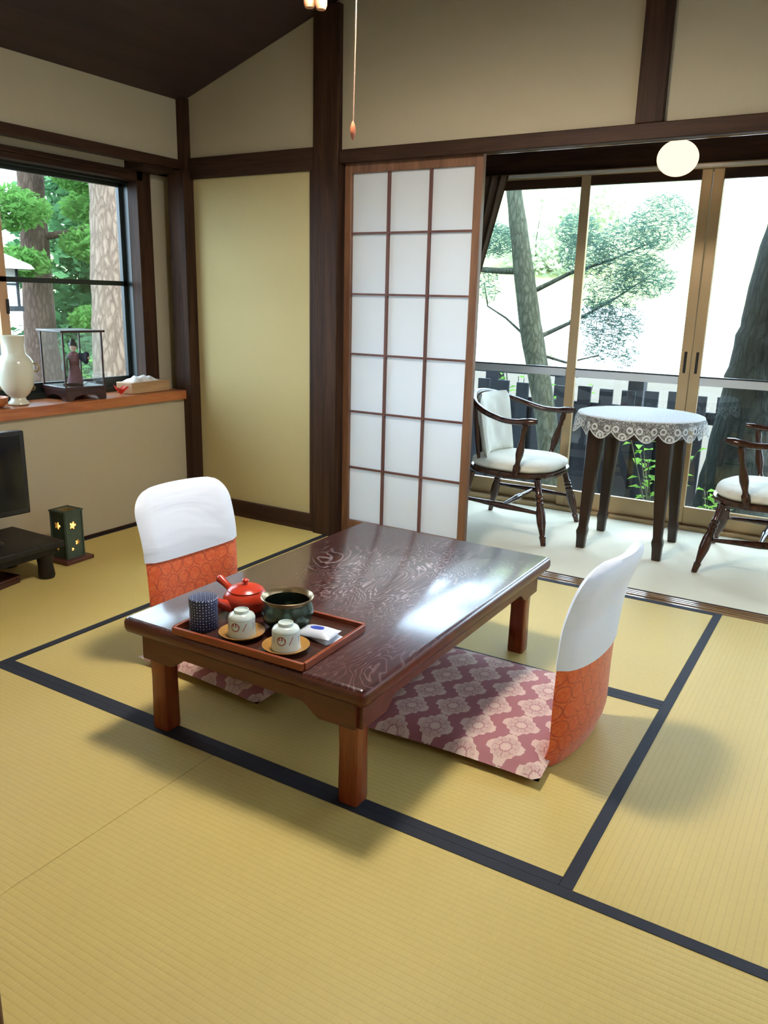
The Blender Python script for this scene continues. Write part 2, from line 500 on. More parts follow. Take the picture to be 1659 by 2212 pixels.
# veranda: side wall, lintel and sliding glass doors
YG = 3.04
struct(bx('wall_veranda', DARK, -1.90, -1.797, YB + 0.10, 3.10, -0.1, 2.2))
struct(bx('trim_13', DARKX, -1.80, XR, YG - 0.03, YG + 0.08, 1.842, 2.2, bevel=0.003))
dfr = struct(bx('trim_14', GOLDAL, -1.80, XR, YG - 0.035, YG + 0.07, 1.815, 1.842, bevel=0.002))
bx('bottom_track', GOLDAL, -1.80, XR, YG - 0.05, YG + 0.07, -0.05, 0.022, dfr, 0.002)
bx('base_board', GOLDAL, -1.80, XR, YG + 0.03, YG + 0.08, -0.6, 0.0, dfr)
CRAIL = plain('pale_curtain_rail', (0.75, 0.72, 0.64), 0.3, 0.6, 0.4)
cr = G().box(-1.60, XR, YG - 0.062, YG - 0.035, 1.818, 1.832).build('curtain_rail', CRAIL, smooth=0)
tag(cr, 'pale metal curtain rail along the top of the veranda glass doors', 'curtain rail')
def glass_door(n, x0, x1, y, handle):
    d = struct(bx('door_%d' % n, GOLDAL, x0, x0 + 0.052, y - 0.014, y + 0.014, 0.022, 1.815, bevel=0.003))
    bx('stile', GOLDAL, x1 - 0.052, x1, y - 0.014, y + 0.014, 0.022, 1.815, d, 0.003)
    bx('top_rail', DARKX, x0 + 0.052, x1 - 0.052, y - 0.013, y + 0.013, 1.768, 1.815, d)
    bx('bottom_rail', GOLDAL, x0 + 0.052, x1 - 0.052, y - 0.013, y + 0.013, 0.022, 0.118, d, 0.002)
    bx('middle_rail', SILVER, x0 + 0.052, x1 - 0.052, y - 0.013, y + 0.013, 0.765, 0.806, d, 0.002)
    bx('rail_lip', BLACKF, x0 + 0.052, x1 - 0.052, y - 0.015, y + 0.013, 0.806, 0.813, d)
    bx('pane', GLASSG, x0 + 0.048, x1 - 0.048, y - 0.002, y + 0.002, 0.812, 1.77, d)
    bx('pane', GLASSG, x0 + 0.048, x1 - 0.048, y - 0.002, y + 0.002, 0.112, 0.768, d)
    if handle:
        hx = x1 - 0.028 if handle > 0 else x0 + 0.028
        bx('handle', BLACKP, hx - 0.007, hx + 0.007, y - 0.017, y - 0.010, 0.825, 0.935, d, 0.003)
glass_door(1, -1.775, -1.050, YG + 0.032, 0)
glass_door(2, -1.092, -0.432, YG, 1)
glass_door(3, -0.430, 0.250, YG, -1)
glass_door(4, 0.205, XR, YG + 0.032, 0)

# ------------------------------------------------------------------ shoji door
SY = 1.842
sh = struct(bx('door_5', REDBROWN, -1.790, -1.755, SY - 0.015, SY + 0.015, 0.004, 1.748, bevel=0.002))
bx('stile', REDBROWN, -1.145, -1.108, SY - 0.015, SY + 0.015, 0.004, 1.748, sh, 0.002)
bx('top_rail', REDBROWN, -1.755, -1.145, SY - 0.014, SY + 0.014, 1.702, 1.748, sh, 0.002)
bx('bottom_rail', REDBROWN, -1.755, -1.145, SY - 0.014, SY + 0.014, 0.004, 0.088, sh, 0.002)
xs = [-1.755, -1.561, -1.352, -1.145]
zs = [0.088, 0.356, 0.632, 0.905, 1.179, 1.447, 1.702]
for xv in xs[1:3]:
    bx('lattice_bar', SLAT, xv - 0.0055, xv + 0.0055, SY - 0.011, SY + 0.004, 0.088, 1.702, sh)
for zv in zs[1:6]:
    bx('lattice_bar', SLAT, -1.755, -1.145, SY - 0.009, SY + 0.004, zv - 0.0045, zv + 0.0045, sh)
for i in range(3):
    for j in range(6):
        bx('paper_pane', PAPER, xs[i], xs[i + 1], SY + 0.004, SY + 0.0046, zs[j], zs[j + 1], sh)

# ------------------------------------------------------------------ low table
k = M('table_lacquer', 0.28, 0.35)
x, y, z = k.xyz()
warp = k.noise(k.comb(x * 2.6, y * 1.0, 0.0), 2.6, 4, 0.5, 0.6)
fine = k.noise(k.comb(x * 90, y * 5, 0.0), 1.0, 3)
rings = ((warp * 30.0 + x * 6.0 + fine * 0.10).fr() - 0.5).abs() * 2.0
line = rings.sm(0.70, 0.97)
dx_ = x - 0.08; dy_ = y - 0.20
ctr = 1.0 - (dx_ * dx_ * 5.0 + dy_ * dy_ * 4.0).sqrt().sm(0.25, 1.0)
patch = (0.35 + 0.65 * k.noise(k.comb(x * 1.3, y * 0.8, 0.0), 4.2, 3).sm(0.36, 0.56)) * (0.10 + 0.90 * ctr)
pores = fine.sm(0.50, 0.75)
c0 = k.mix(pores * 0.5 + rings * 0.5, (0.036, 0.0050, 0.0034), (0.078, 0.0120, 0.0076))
k.color(k.mix(line * (0.05 + 0.95 * patch), c0, (0.46, 0.36, 0.37)))  # grain lines; the gloss glare on them is mixed into their pale colour
k.rough(0.30 + line * 0.12)
k.bump(line * patch * -1.0, 0.05, 0.0005)
k.b.inputs['Coat Weight'].default_value = 0.85; k.b.inputs['Coat Roughness'].default_value = 0.14
TABLE = k.m
TABLEL = wood('table_leg_lacquer', (0.14, 0.022, 0.007), (0.24, 0.046, 0.013), 0.22, 2, 10)
TABLEA = wood('table_apron_lacquer', (0.060, 0.0095, 0.005), (0.110, 0.019, 0.008), 0.30, 0, 10)
TX0, TX1, TY0, TY1, TZ = -1.206, -0.442, -0.062, 1.112, 0.331
tcx, tcy = (TX0 + TX1) / 2, (TY0 + TY1) / 2
tb = thing('low_table', 'low dark red lacquered table with swirling wood grain, standing on the straw mats', 'table', (tcx, tcy, 0))
hx, hy = (TX1 - TX0) / 2, (TY1 - TY0) / 2
top = G()
prof = [(-0.016, 0.288), (-0.004, 0.293), (0, 0.303), (0, 0.318), (-0.004, 0.326), (-0.013, 0.331)]
rc = 0.018
def rrect(hx, hy, r, n=5):
    pts = []
    for (sx, sy, a0) in ((1, 1, 0), (-1, 1, 90), (-1, -1, 180), (1, -1, 270)):
        for i in range(n + 1):
            a = R(a0 + 90 * i / n)
            pts.append((sx * (hx - r) + r * math.cos(a), sy * (hy - r) + r * math.sin(a)))
    return pts
vs = []; nn = None
for (d, zz) in prof:
    p = rrect(hx + d, hy + d, max(rc + d, 0.004)); nn = len(p)
    vs += [(a, b, zz) for a, b in p]
fs = []
for j in range(len(prof) - 1):
    for i in range(nn):
        fs.append((j * nn + i, j * nn + (i + 1) % nn, (j + 1) * nn + (i + 1) % nn, (j + 1) * nn + i))
fs.append(tuple(range(nn - 1, -1, -1))); fs.append(tuple((len(prof) - 1) * nn + i for i in range(nn)))
tto = top.add(vs, fs).build('table_top', TABLE, tb, smooth=50)
tto.data.materials.append(TABLEA)
for pg_ in tto.data.polygons:
    if abs(pg_.normal.z) < 0.6: pg_.material_index = 1
ins = 0.042
def apron_poly(h):     # board with shallow ends and a curved drop beside each leg
    e = h - ins
    b0, b1 = 0.243, 0.213
    pts = [(-e, 0.289), (-e, b1), (-e + 0.10, b1)]
    for i in range(7):
        t_ = i / 6
        pts.append((-e + 0.10 + 0.055 * t_, b1 + (b0 - b1) * (0.5 - 0.5 * math.cos(math.pi * t_)) * 1.0))
    L = [p for p in pts]
    return L + [(-a, b) for a, b in reversed(L)]
for s in (-1, 1):
    G().prism(apron_poly(hx), 1, s * (hy - ins) - 0.012, s * (hy - ins) + 0.012).build('apron', TABLEA, tb, bevel=0.002)
    G().prism(apron_poly(hy), 0, s * (hx - ins) - 0.012, s * (hx - ins) + 0.012).build('apron', TABLEA, tb, bevel=0.002)
for sx in (-1, 1):
    for sy in (-1, 1):
        lx, ly = sx * (hx - 0.074), sy * (hy - 0.074)
        g = G()
        vs = []
        for zz, w_ in ((0.0, 0.026), (0.012, 0.027), (0.15, 0.0255), (0.25, 0.028), (0.288, 0.028)):
            vs += [(lx + a, ly + b, zz) for a, b in rrect(w_, w_, 0.006, 2)]
        q = len(rrect(1, 1, 0.1, 2)); fs = []
        for j in range(4):
            for i in range(q):
                fs.append((j * q + i, j * q + (i + 1) % q, (j + 1) * q + (i + 1) % q, (j + 1) * q + i))
        fs += [tuple(range(q - 1, -1, -1)), tuple(4 * q + i for i in range(q))]
        g.add(vs, fs).build('leg', TABLEL, tb, smooth=50)
# ------------------------------------------------------------------ tray and tea things
TRAYW = wood('tray_wood', (0.17, 0.026, 0.008), (0.30, 0.060, 0.016), 0.32, 0, 10)
TRAYB = wood('tray_base', (0.035, 0.012, 0.008), (0.07, 0.022, 0.014), 0.25, 0, 10)
trx0, trx1, try0, try1 = -1.020, -0.622, -0.055, 0.222
tr = thing('serving_tray', 'reddish wooden tray on the low table, holding the tea things', 'tray', ((trx0 + trx1) / 2, (try0 + try1) / 2, TZ), R(2.0))
ax_, ay_ = (trx1 - trx0) / 2, (try1 - try0) / 2
bx('tray_base', TRAYB, -ax_ + 0.005, ax_ - 0.005, -ay_ + 0.005, ay_ - 0.005, 0.0, 0.007, tr)
for s in (-1, 1):
    bx('rim', TRAYW, -ax_, ax_, s * ay_ - 0.0045, s * ay_ + 0.0045, 0.0, 0.019, tr, 0.0015)
    bx('rim', TRAYW, s * ax_ - 0.0045, s * ax_ + 0.0045, -ay_ + 0.0045, ay_ - 0.0045, 0.0, 0.019, tr, 0.0015)
ZT = TZ + 0.0072

# teapot
REDP = plain('red_clay', (0.52, 0.040, 0.016), 0.22, 0.5, 0, 0.10, 12)
tp = thing('teapot', 'glossy red clay teapot with a short side handle at the back of the tray', 'teapot', (-0.952, 0.143, ZT))
G().lathe([(0.030, 0), (0.040, 0.002), (0.054, 0.014), (0.061, 0.030), (0.060, 0.044), (0.050, 0.058), (0.042, 0.063), (0.040, 0.061)], 40).build('pot_body', REDP, tp)
lid = G().lathe([(0.047, 0.060), (0.047, 0.064), (0.038, 0.070), (0.020, 0.075), (0.008, 0.077)], 40).build('pot_lid', REDP, tp)
G().lathe([(0.006, 0.076), (0.005, 0.080), (0.009, 0.085), (0.009, 0.089), (0.006, 0.092), (0.001, 0.093)], 20).build('knob', REDP, lid)
d = Vector((-0.93, 0.10, 0.42)).normalized(); p0 = Vector((-0.048, 0.004, 0.046))
G().tube([p0 + d * q for q in (0, 0.015, 0.03, 0.045, 0.058, 0.062)], [0.012, 0.010, 0.0095, 0.0105, 0.012, 0.009], 16).build('handle', REDP, tp)
G().tube([(-0.010, -0.050, 0.028), (-0.022, -0.066, 0.036), (-0.028, -0.078, 0.046), (-0.031, -0.084, 0.053)], [0.017, 0.013, 0.0095, 0.008], 16).build('spout', REDP, tp)

# water bowl
k = M('bowl_metal', 0.22, 0.5, 0.75); n = k.noise(k.vec(), 14, 3)
k.color(k.mix(n, (0.035, 0.055, 0.040), (0.075, 0.095, 0.075))); BOWL = k.m
BRASS = plain('brass_rim', (0.30, 0.22, 0.12), 0.28, 0.5, 0.8)
bw = thing('rinse_bowl', 'dark green metal bowl with a flared brassy rim behind the cups', 'bowl', (-0.800, 0.128, ZT))
G().lathe([(0.034, 0), (0.046, 0.004), (0.061, 0.018), (0.067, 0.036), (0.066, 0.052), (0.061, 0.064), (0.060, 0.070),
           (0.057, 0.070), (0.058, 0.062), (0.063, 0.050), (0.064, 0.036), (0.058, 0.018), (0.040, 0.006), (0.002, 0.004)], 48).build('bowl_body', BOWL, bw)
G().lathe([(0.060, 0.069), (0.0625, 0.074), (0.067, 0.079), (0.068, 0.081), (0.066, 0.0825), (0.062, 0.079), (0.058, 0.072), (0.057, 0.070)], 48, close=True).build('rim', BRASS, bw)

# tea caddy
k = M('caddy_paper', 0.35, 0.4); x, y, z = k.xyz()
th_ = y.at2(x) * 0.035
v = k.comb(th_, z, 0)
def caddy_col(k, a, b, sc_):
    u_ = a * sc_; v_ = b * sc_
    cu = (u_ + v_).fr() - 0.5; cv = (u_ - v_).fr() - 0.5
    rr = (cu * cu + cv * cv).sqrt()
    an_ = cv.at2(cu)
    return (rr - (an_ * 4.0).cos() * 0.07).lt(0.15) * (rr.gt(0.04)) + ((cu.abs() - 0.5).abs().lt(0.10)) * ((cv.abs() - 0.5).abs().lt(0.10))
mk_ = caddy_col(k, th_, z, 68.0).mn(1.0)
k.color(k.mix(mk_, (0.012, 0.018, 0.075), (0.62, 0.66, 0.74))); CADDY = k.m
k = M('caddy_lid', 0.35, 0.4); x, y, z = k.xyz()
k.color(k.mix(caddy_col(k, x, y, 68.0).mn(1.0), (0.012, 0.018, 0.075), (0.62, 0.66, 0.74))); CADDYL = k.m
cd = thing('tea_caddy', 'small cylindrical tea caddy in navy paper with a white dotted pattern', 'tea caddy', (-0.968, 0.000, ZT))
G().lathe([(0.0345, 0), (0.036, 0.001), (0.036, 0.062)], 40).build('caddy_body', CADDY, cd, bevel=0.0)
ld = G().lathe([(0.0368, 0.060), (0.0368, 0.080), (0.035, 0.0825)], 40).build('lid', CADDY, cd)
G().lathe([(0.035, 0.0822), (0.030, 0.0832), (0.002, 0.0836)], 40).build('lid_top', CADDYL, ld)

# cups upside down on saucers
k = M('cup_porcelain', 0.12, 0.5); x, y, z = k.xyz()
ang = y.at2(x)
def motif(k, ang, z, a0, z0):
    a = (ang - a0) * 0.033; b = z - z0
    rr = (a * a + b * b).sqrt()
    head = ((rr - 0.0100).abs().lt(0.0012))
    dots = rr.lt(0.0100) * b.gt(0.0005) * ((a * 900.0).sin().gt(0.1))
    a2 = (ang - a0 - 0.72) * 0.033
    leaf = (((a2 - b * 0.5).abs()).lt(0.0010)) * (b.abs().lt(0.010))
    a3 = (ang - a0 + 0.62) * 0.033
    leaf2 = (((a3 + (b * b) * 30.0).abs()).lt(0.0009)) * (b.abs().lt(0.009))
    return (head + dots + leaf + leaf2).mn(1.0)
A0 = -1.35
mo = motif(k, ang, z, A0, 0.029).mx(motif(k, ang, z, A0 + 2.1, 0.029)).mx(motif(k, ang, z, A0 - 2.1 + 0.0, 0.029))
ring = ((z - 0.0445).abs().lt(0.0005))
c1 = k.mix(mo, (0.66, 0.74, 0.70), (0.33, 0.065, 0.050))
k.color(k.mix(ring * 0.7, c1, (0.20, 0.16, 0.14))); CUP = k.m
SAUC = plain('saucer_wood', (0.40, 0.21, 0.055), 0.25, 0.5, 0, 0.25, 25)
cup_prof = [(0.0345, 0.0), (0.0362, 0.001), (0.0345, 0.010), (0.0335, 0.035), (0.0335, 0.046), (0.030, 0.053), (0.021, 0.0575), (0.0185, 0.058), (0.0180, 0.065), (0.0165, 0.0655), (0.0155, 0.061), (0.002, 0.0605)]
def cup_set(x, y, lc, ls, rz):
    s = G().lathe([(0.030, 0), (0.034, 0.001), (0.052, 0.007), (0.060, 0.013), (0.0605, 0.0145), (0.058, 0.0145), (0.048, 0.0095), (0.034, 0.0045), (0.002, 0.004)], 48).build('saucer', SAUC)
    s.location = (x, y, ZT); s.scale = (0.95, 0.95, 1.0); tag(s, ls, 'saucer', 'saucers on the tray')
    c = G().lathe(cup_prof, 48).build('tea_cup', CUP)
    c.location = (x, y, ZT + 0.0056); c.rotation_euler = (0, 0, rz); tag(c, lc, 'cup', 'upturned tea cups')
cup_set(-0.853, 0.013, 'upturned pale tea cup beside the navy tea caddy', 'amber wooden saucer under the tea cup nearest the tea caddy', R(0))
cup_set(-0.713, 0.011, 'upturned pale tea cup in front of the white sweet packet', 'amber wooden saucer under the tea cup nearest the sweet packets', R(6))

# wrapped sweets
k = M('wrapper', 0.35, 0.4); x, y, z = k.xyz()
n = k.noise(k.vec(), 90, 3)
rr = ((x * x * 1.0 + (y - 0.002) * (y - 0.002) * 4.0).sqrt())
pr = (rr + (n - 0.5) * 0.012).lt(0.020)
k.color(k.mix(pr, (0.72, 0.76, 0.84), (0.03, 0.06, 0.42))).bump(k.noise(k.vec(), 60, 2), 0.5, 0.003); WRAP = k.m
WRAP2 = plain('wrapper_plain', (0.70, 0.75, 0.83), 0.35, 0.4, 0, 0.05, 40, 0.4, 60)
def packet(loc, rot, L, W, H, mat, label):
    g = G()
    def fn(u, v):
        a = (u - 0.5) * 2; b = (v - 0.5) * 2
        hh = H * (1 - abs(a) ** 3) * (1 - abs(b) ** 4) + 0.0012
        return (a * L, b * W * (1 - 0.06 * (1 - abs(a))), hh)
    g.grid(17, 13, fn)
    g.grid(17, 13, lambda u, v: ((u - 0.5) * 2 * L, (v - 0.5) * 2 * W * (1 - 0.06 * (1 - abs((u - 0.5) * 2))), 0.0))
    n = 17
    rim = [i for i in range(n)] + [j * n + n - 1 for j in range(1, 13)] + [12 * n + i for i in range(n - 2, -1, -1)] + [j * n for j in range(11, 0, -1)]
    off = 17 * 13
    g.f += [(rim[i], rim[(i + 1) % len(rim)], rim[(i + 1) % len(rim)] + off, rim[i] + off) for i in range(len(rim))]
    o = g.build('sweet_packet', mat, smooth=60)
    o.location = loc; o.rotation_euler = rot
    tag(o, label, 'packet', 'wrapped sweets on the tray')
packet((-0.694, 0.112, ZT + 0.012), (R(3), R(-3), R(3)), 0.052, 0.031, 0.012, WRAP, 'white wrapped sweet with a blue print, lying uppermost on the tray')
packet((-0.690, 0.126, ZT), (0, 0, R(-14)), 0.055, 0.033, 0.011, WRAP2, 'plain white wrapped sweet underneath the blue printed packet')

# ------------------------------------------------------------------ floor chairs and cushions
k = M('orange_brocade', 0.45, 0.4); x, y, z = k.xyz()
def rings_pat(k, a, b, s):
    u_ = a * s; v_ = b * s
    row = v_.fl(); uu = (u_ + row * 0.5).fr() - 0.5; vv = v_.fr() - 0.5
    w = k.noise(k.vec((40, 40, 40)), 1.0, 2)
    rr = (uu * uu + vv * vv).sqrt() + (w - 0.5) * 0.06
    return (rr - 0.47).abs()
pz = rings_pat(k, y, z, 21.0)
w2 = k.noise(k.vec((90, 90, 90)), 1.0, 3)
lines = (1.0 - pz.sm(0.01, 0.06)) * k.noise(k.vec((25, 25, 25)), 1.0, 2).sm(0.30, 0.55)
fill = w2.sm(0.45, 0.6)
c = k.mix(fill * 0.5, (0.66, 0.092, 0.016), (0.74, 0.185, 0.045))
k.color(k.mix(lines * 0.8, c, (0.34, 0.035, 0.012))); k.bump(w2, 0.2, 0.001)
k.b.inputs['Sheen Weight'].default_value = 0.3
BROC = k.m
k = M('white_cover', 0.85, 0.2)
nw = k.noise(k.vec((1.6, 1.6, 4.0)), 2.2, 2, 0.45, 1.2)
k.color((0.73, 0.77, 0.84)); k.bump(nw, 0.30, 0.03); COVER = k.m
SHELL = plain('chair_shell', (0.10, 0.055, 0.05), 0.6)

def zaisu(loc, rz, label, cov=0.30):
    """legless floor chair, local +x is the direction the sitter faces; the back is at x<0"""
    t = thing('floor_chair', label, 'floor chair', loc, rz, 'legless chairs at the low table')
    W = 0.197; H = 0.560
    def bend(h):      # profile of the back: curves up from the seat, leans back, hooks back at the head
        s_ = h / H
        return -0.030 * s_ + 0.022 * math.exp(-(s_ / 0.08) ** 2) + 0.014 * math.sin(s_ * math.pi) - 0.036 * max(0, (s_ - 0.66) / 0.34) ** 1.7
    def half(h):
        s_ = h / H
        w = W * (1.0 - 0.05 * (1 - s_) )
        rtop = 0.082
        if h > H - rtop:
            q = (h - (H - rtop)) / rtop
            w -= rtop * (1 - math.sqrt(max(0, 1 - q * q)))
        return w
    def shell(h0, h1, th, off, nz=26, grow=0.0, sag=0.0):
        g = G(); nu = 15
        fr_, bk = [], []
        for j in range(nz):
            h = lerp(h0, h1, j / (nz - 1))
            for i in range(nu):
                a = -1 + 2 * i / (nu - 1)
                hh = h - sag * (1 - a * a) * (1 - j / (nz - 1))
                w = half(min(hh, H - 0.0005)) + grow
                yv = a * w
                cur = 0.030 * (1 - a * a)                # back wraps round the sitter
                edge = th * math.sqrt(max(0.0, 1 - abs(a) ** 6)) * math.sqrt(max(0.0, 1 - max(0, (hh - (H - 0.05)) / 0.05) ** 2 * 0.85))
                xm = bend(hh) - cur * 0.8 + off
                fr_.append((xm + edge, yv, hh)); bk.append((xm - edge, yv, hh))
        g.v = fr_ + bk; n0 = nu * nz
        for j in range(nz - 1):
            for i in range(nu - 1):
                a, b, c_, d_ = j * nu + i, j * nu + i + 1, (j + 1) * nu + i + 1, (j + 1) * nu + i
                g.f.append((a, b, c_, d_)); g.f.append((n0 + a, n0 + d_, n0 + c_, n0 + b))
        rim = [i for i in range(nu)] + [j * nu + nu - 1 for j in range(1, nz)] + [(nz - 1) * nu + i for i in range(nu - 2, -1, -1)] + [j * nu for j in range(nz - 2, 0, -1)]
        for i in range(len(rim)):
            a, b = rim[i], rim[(i + 1) % len(rim)]
            g.f.append((a, a + n0, b + n0, b))
        return g
    shell(0.006, H - 0.006, 0.020, 0).build('backrest', BROC, t, smooth=60)
    shell(cov, H, 0.0245, 0, grow=0.004, sag=0.012).build('white_back_cover', COVER, t, smooth=60)
    # thin seat pan under the cushion
    sp = G()
    def seat(u, v):
        a = (u - 0.5) * 2
        return (0.0 + v * 0.40 - 0.01, a * 0.195, 0.010)
    sp.box(0.012, 0.36, -0.165, 0.165, 0.0015, 0.014)
    sp.build('seat_pan', SHELL, t, bevel=0.005)
    return t
ZR = (-0.120, 0.595)
zaisu((-0.150, 0.570, 0.0), R(180 - 4), 'floor chair with white back cover standing at the right side of the low table', 0.285)
zaisu((-1.435, 0.445, 0.0), R(-4), 'floor chair with white back cover behind the teapot at the left of the low table', 0.345)

k = M('zabuton_damask', 0.6, 0.3); x, y, z = k.xyz()
s_ = 8.6
u_ = y * s_; v_ = x * s_ * 1.15
row = v_.fl(); uu = ((u_ + row * 0.5).fr() - 0.5); vv = v_.fr() - 0.5
au = uu.abs(); av = vv.abs()
dia = au * 0.9 + av * 0.9
rr = (uu * uu + vv * vv).sqrt(); an = vv.at2(uu)
pet = (an * 8.0).cos() * 0.06
edge_n = k.noise(k.comb(uu * 6.0, vv * 6.0, row), 2.0, 2)
outer = (dia + (an * 12.0).cos() * 0.030 + (edge_n - 0.5) * 0.10).lt(0.495)
lace = k.noise(k.comb(uu.abs() * 8.0, vv.abs() * 8.0, 0.0), 1.5, 3, 0.55, 1.8)
swirl = ((lace * 7.0).fr() - 0.5).abs().lt(0.17)
star = (rr - 0.07 - (an * 4.0).cos().abs() * 0.07).lt(0.0)
veins = ((an * 4.0).sin().abs().lt(0.16)) * rr.gt(0.14) * rr.lt(0.30)
hole = (swirl * rr.lt(0.36) * rr.gt(0.06)).mx(veins).mx(((rr - 0.155).abs()).lt(0.012)) * (1.0 - star)
msk = outer * (1.0 - hole * 0.90)
wv = k.noise(k.vec((1, 1, 1)), 500, 2)
base = k.mix(wv, (0.30, 0.095, 0.105), (0.40, 0.16, 0.165))
k.color(k.mix(msk * 0.92, base, (0.70, 0.52, 0.43))); k.bump(msk * 0.6 + wv * 0.3, 0.25, 0.0015)
ZAB = k.m
def zabuton(loc, rz, L, W, label):
    g = G(); nu, nv = 31, 31
    def hh(a, b):
        e = (1 - abs(a) ** 5) * (1 - abs(b) ** 5)
        return 0.011 + 0.032 * math.sqrt(max(e, 0))
    def pos(a, b):
        pin = 1 - 0.035 * (1 - b * b) if True else 1
        pin2 = 1 - 0.035 * (1 - a * a)
        return a * L / 2 * pin, b * W / 2 * pin2
    def topf(u, v):
        a, b = 2 * u - 1, 2 * v - 1
        px, py = pos(a, b); e = (1 - abs(a) ** 5) * (1 - abs(b) ** 5)
        return (px, py, 0.022 + 0.033 * math.sqrt(max(e, 0)) + 0.004 * math.sin(px * 17 + 1) * math.cos(py * 13) * e)
    def botf(u, v):
        a, b = 2 * u - 1, 2 * v - 1
        px, py = pos(a, b); e = (1 - abs(a) ** 5) * (1 - abs(b) ** 5)
        return (px, py, 0.022 - 0.0055 * math.sqrt(max(e, 0)))
    g.grid(nu, nv, topf); g.grid(nu, nv, botf)
    n0 = nu * nv
    rim = [i for i in range(nu)] + [j * nu + nu - 1 for j in range(1, nv)] + [(nv - 1) * nu + i for i in range(nu - 2, -1, -1)] + [j * nu for j in range(nv - 2, 0, -1)]
    g.f += [(rim[i], rim[i] + n0, rim[(i + 1) % len(rim)] + n0, rim[(i + 1) % len(rim)]) for i in range(len(rim))]
    o = g.build('floor_cushion', ZAB, smooth=70)
    o.location = loc; o.rotation_euler = (0, 0, rz)
    tag(o, label, 'cushion', 'patterned floor cushions')
zabuton((-0.432, 0.585, 0.0), R(2), 0.53, 0.60, 'pink cushion with cream medallions in front of the floor chair right of the table')
zabuton((-1.225, 0.500, 0.0), R(-3), 0.52, 0.55, 'pink cushion with cream medallions partly hidden under the left of the table')

# ------------------------------------------------------------------ left side: television, lantern
STX, STY = -2.560, 0.330
st = thing('television_stand', 'low dark wooden stand with stubby legs beneath the television', 'stand', (STX, STY, 0))
G().box(-0.175, 0.175, -0.36, 0.325, 0.128, 0.158).build('stand_top', BLACKW, st, bevel=0.006)
G().box(-0.150, 0.150, -0.33, 0.295, 0.098, 0.128).build('apron', BLACKW, st, bevel=0.004)
for sx in (-1, 1):
    for yy in (-0.30, 0.262):
        G().tube([(sx * 0.125, yy, 0), (sx * 0.125, yy, 0.012), (sx * 0.122, yy, 0.055), (sx * 0.118, yy, 0.10)], [0.030, 0.034, 0.030, 0.034], 16).build('leg', BLACKW, st)
tv = thing('television', 'flat black television standing on the dark low stand, cut by the left edge', 'television', (-2.560, 0.235, 0.158), R(-6))
SCREEN = plain('dark_screen', (0.006, 0.007, 0.010), 0.12, 0.5)
G().box(-0.022, 0.022, -0.36, 0.36, 0.112, 0.455).build('casing', BLACKP, tv, bevel=0.006)
bx('screen', SCREEN, 0.0225, 0.0232, -0.340, 0.340, 0.135, 0.438, tv)
G().box(-0.015, 0.012, -0.06, 0.06, 0.02, 0.125).build('neck', BLACKP, tv, bevel=0.006)
G().lathe([(0.155, 0.0), (0.160, 0.006), (0.150, 0.016), (0.06, 0.026), (0.01, 0.028)], 40, sx=0.62, sy=1.5).build('base', BLACKP, tv)
k = M('lacquer_box', 0.25, 0.5); k.color((0.055, 0.014, 0.010)); LACQ = k.m
fb = thing('lacquer_box', 'dark red lacquer box lying on the mat under the television stand', 'box', (-2.520, 0.360, 0), R(10))
G().box(-0.075, 0.075, -0.12, 0.12, 0.0, 0.022).build('box_body', LACQ, fb, bevel=0.003)
G().box(-0.078, 0.078, -0.123, 0.123, 0.022, 0.034).build('box_lid', LACQ, fb, bevel=0.004)

# lantern with lit cut-outs
k = M('green_ceramic', 0.45, 0.4); n = k.noise(k.vec(), 45, 4)
k.color(k.mix(n, (0.030, 0.050, 0.036), (0.075, 0.105, 0.072))).bump(n, 0.35, 0.002); GREENC = k.m
lan = thing('lantern', 'square green ceramic lantern with glowing cut-out flowers on the mat by the wall', 'lantern', (-2.560, 0.800, 0), R(2))
LB = wood('lantern_base', (0.07, 0.020, 0.014), (0.12, 0.035, 0.022), 0.3, 0, 12)
G().box(-0.075, 0.075, -0.075, 0.075, 0.0, 0.018).build('lantern_base', LB, lan, bevel=0.004)
lw, lh = 0.050, 0.232
def lantern_wall(holes):
    """plate in (u,z) with round-ish holes, as a fine grid with the hole cells left out"""
    g = G(); n, mz = 26, 56
    idx = {}
    def vid(i, j):
        if (i, j) not in idx:
            idx[(i, j)] = len(g.v); g.v.append((-lw + 2 * lw * i / n, 0, 0.018 + (lh - 0.018) * j / mz))
        return idx[(i, j)]
    for i in range(n):
        for j in range(mz):
            u0 = -lw + 2 * lw * (i + .5) / n; z0 = 0.018 + (lh - 0.018) * (j + .5) / mz
            if any(math.hypot(u0 - a, z0 - b) < r * (0.78 + 0.22 * math.cos(5 * math.atan2(z0 - b, u0 - a))) for a, b, r in holes): continue
            g.f.append((vid(i, j), vid(i + 1, j), vid(i + 1, j + 1), vid(i, j + 1)))
    return g
hs = [(-0.004, 0.165, 0.019), (0.014, 0.084, 0.013), (-0.012, 0.058, 0.008)]
for q in range(4):
    o = lantern_wall(hs).build('lantern_wall', GREENC, lan, smooth=0, solid=0.005)
    a = q * math.pi / 2
    o.rotation_euler = (0, 0, a); o.location = (math.sin(a) * (lw - 0.004), -math.cos(a) * (lw - 0.004), 0)
tp_ = lantern_wall([])
G().box(-lw - 0.001, lw + 0.001, -lw - 0.001, -lw + 0.020, lh - 0.006, lh).box(-lw - 0.001, lw + 0.001, lw - 0.020, lw + 0.001, lh - 0.006, lh).box(-lw - 0.001, -lw + 0.02, -lw + 0.02, lw - 0.02, lh - 0.006, lh).box(lw - 0.02, lw + 0.001, -lw + 0.02, lw - 0.02, lh - 0.006, lh).build('lantern_top', GREENC, lan, smooth=0)
BULB = emit('lantern_bulb', (1.0, 0.34, 0.06), 3.6)
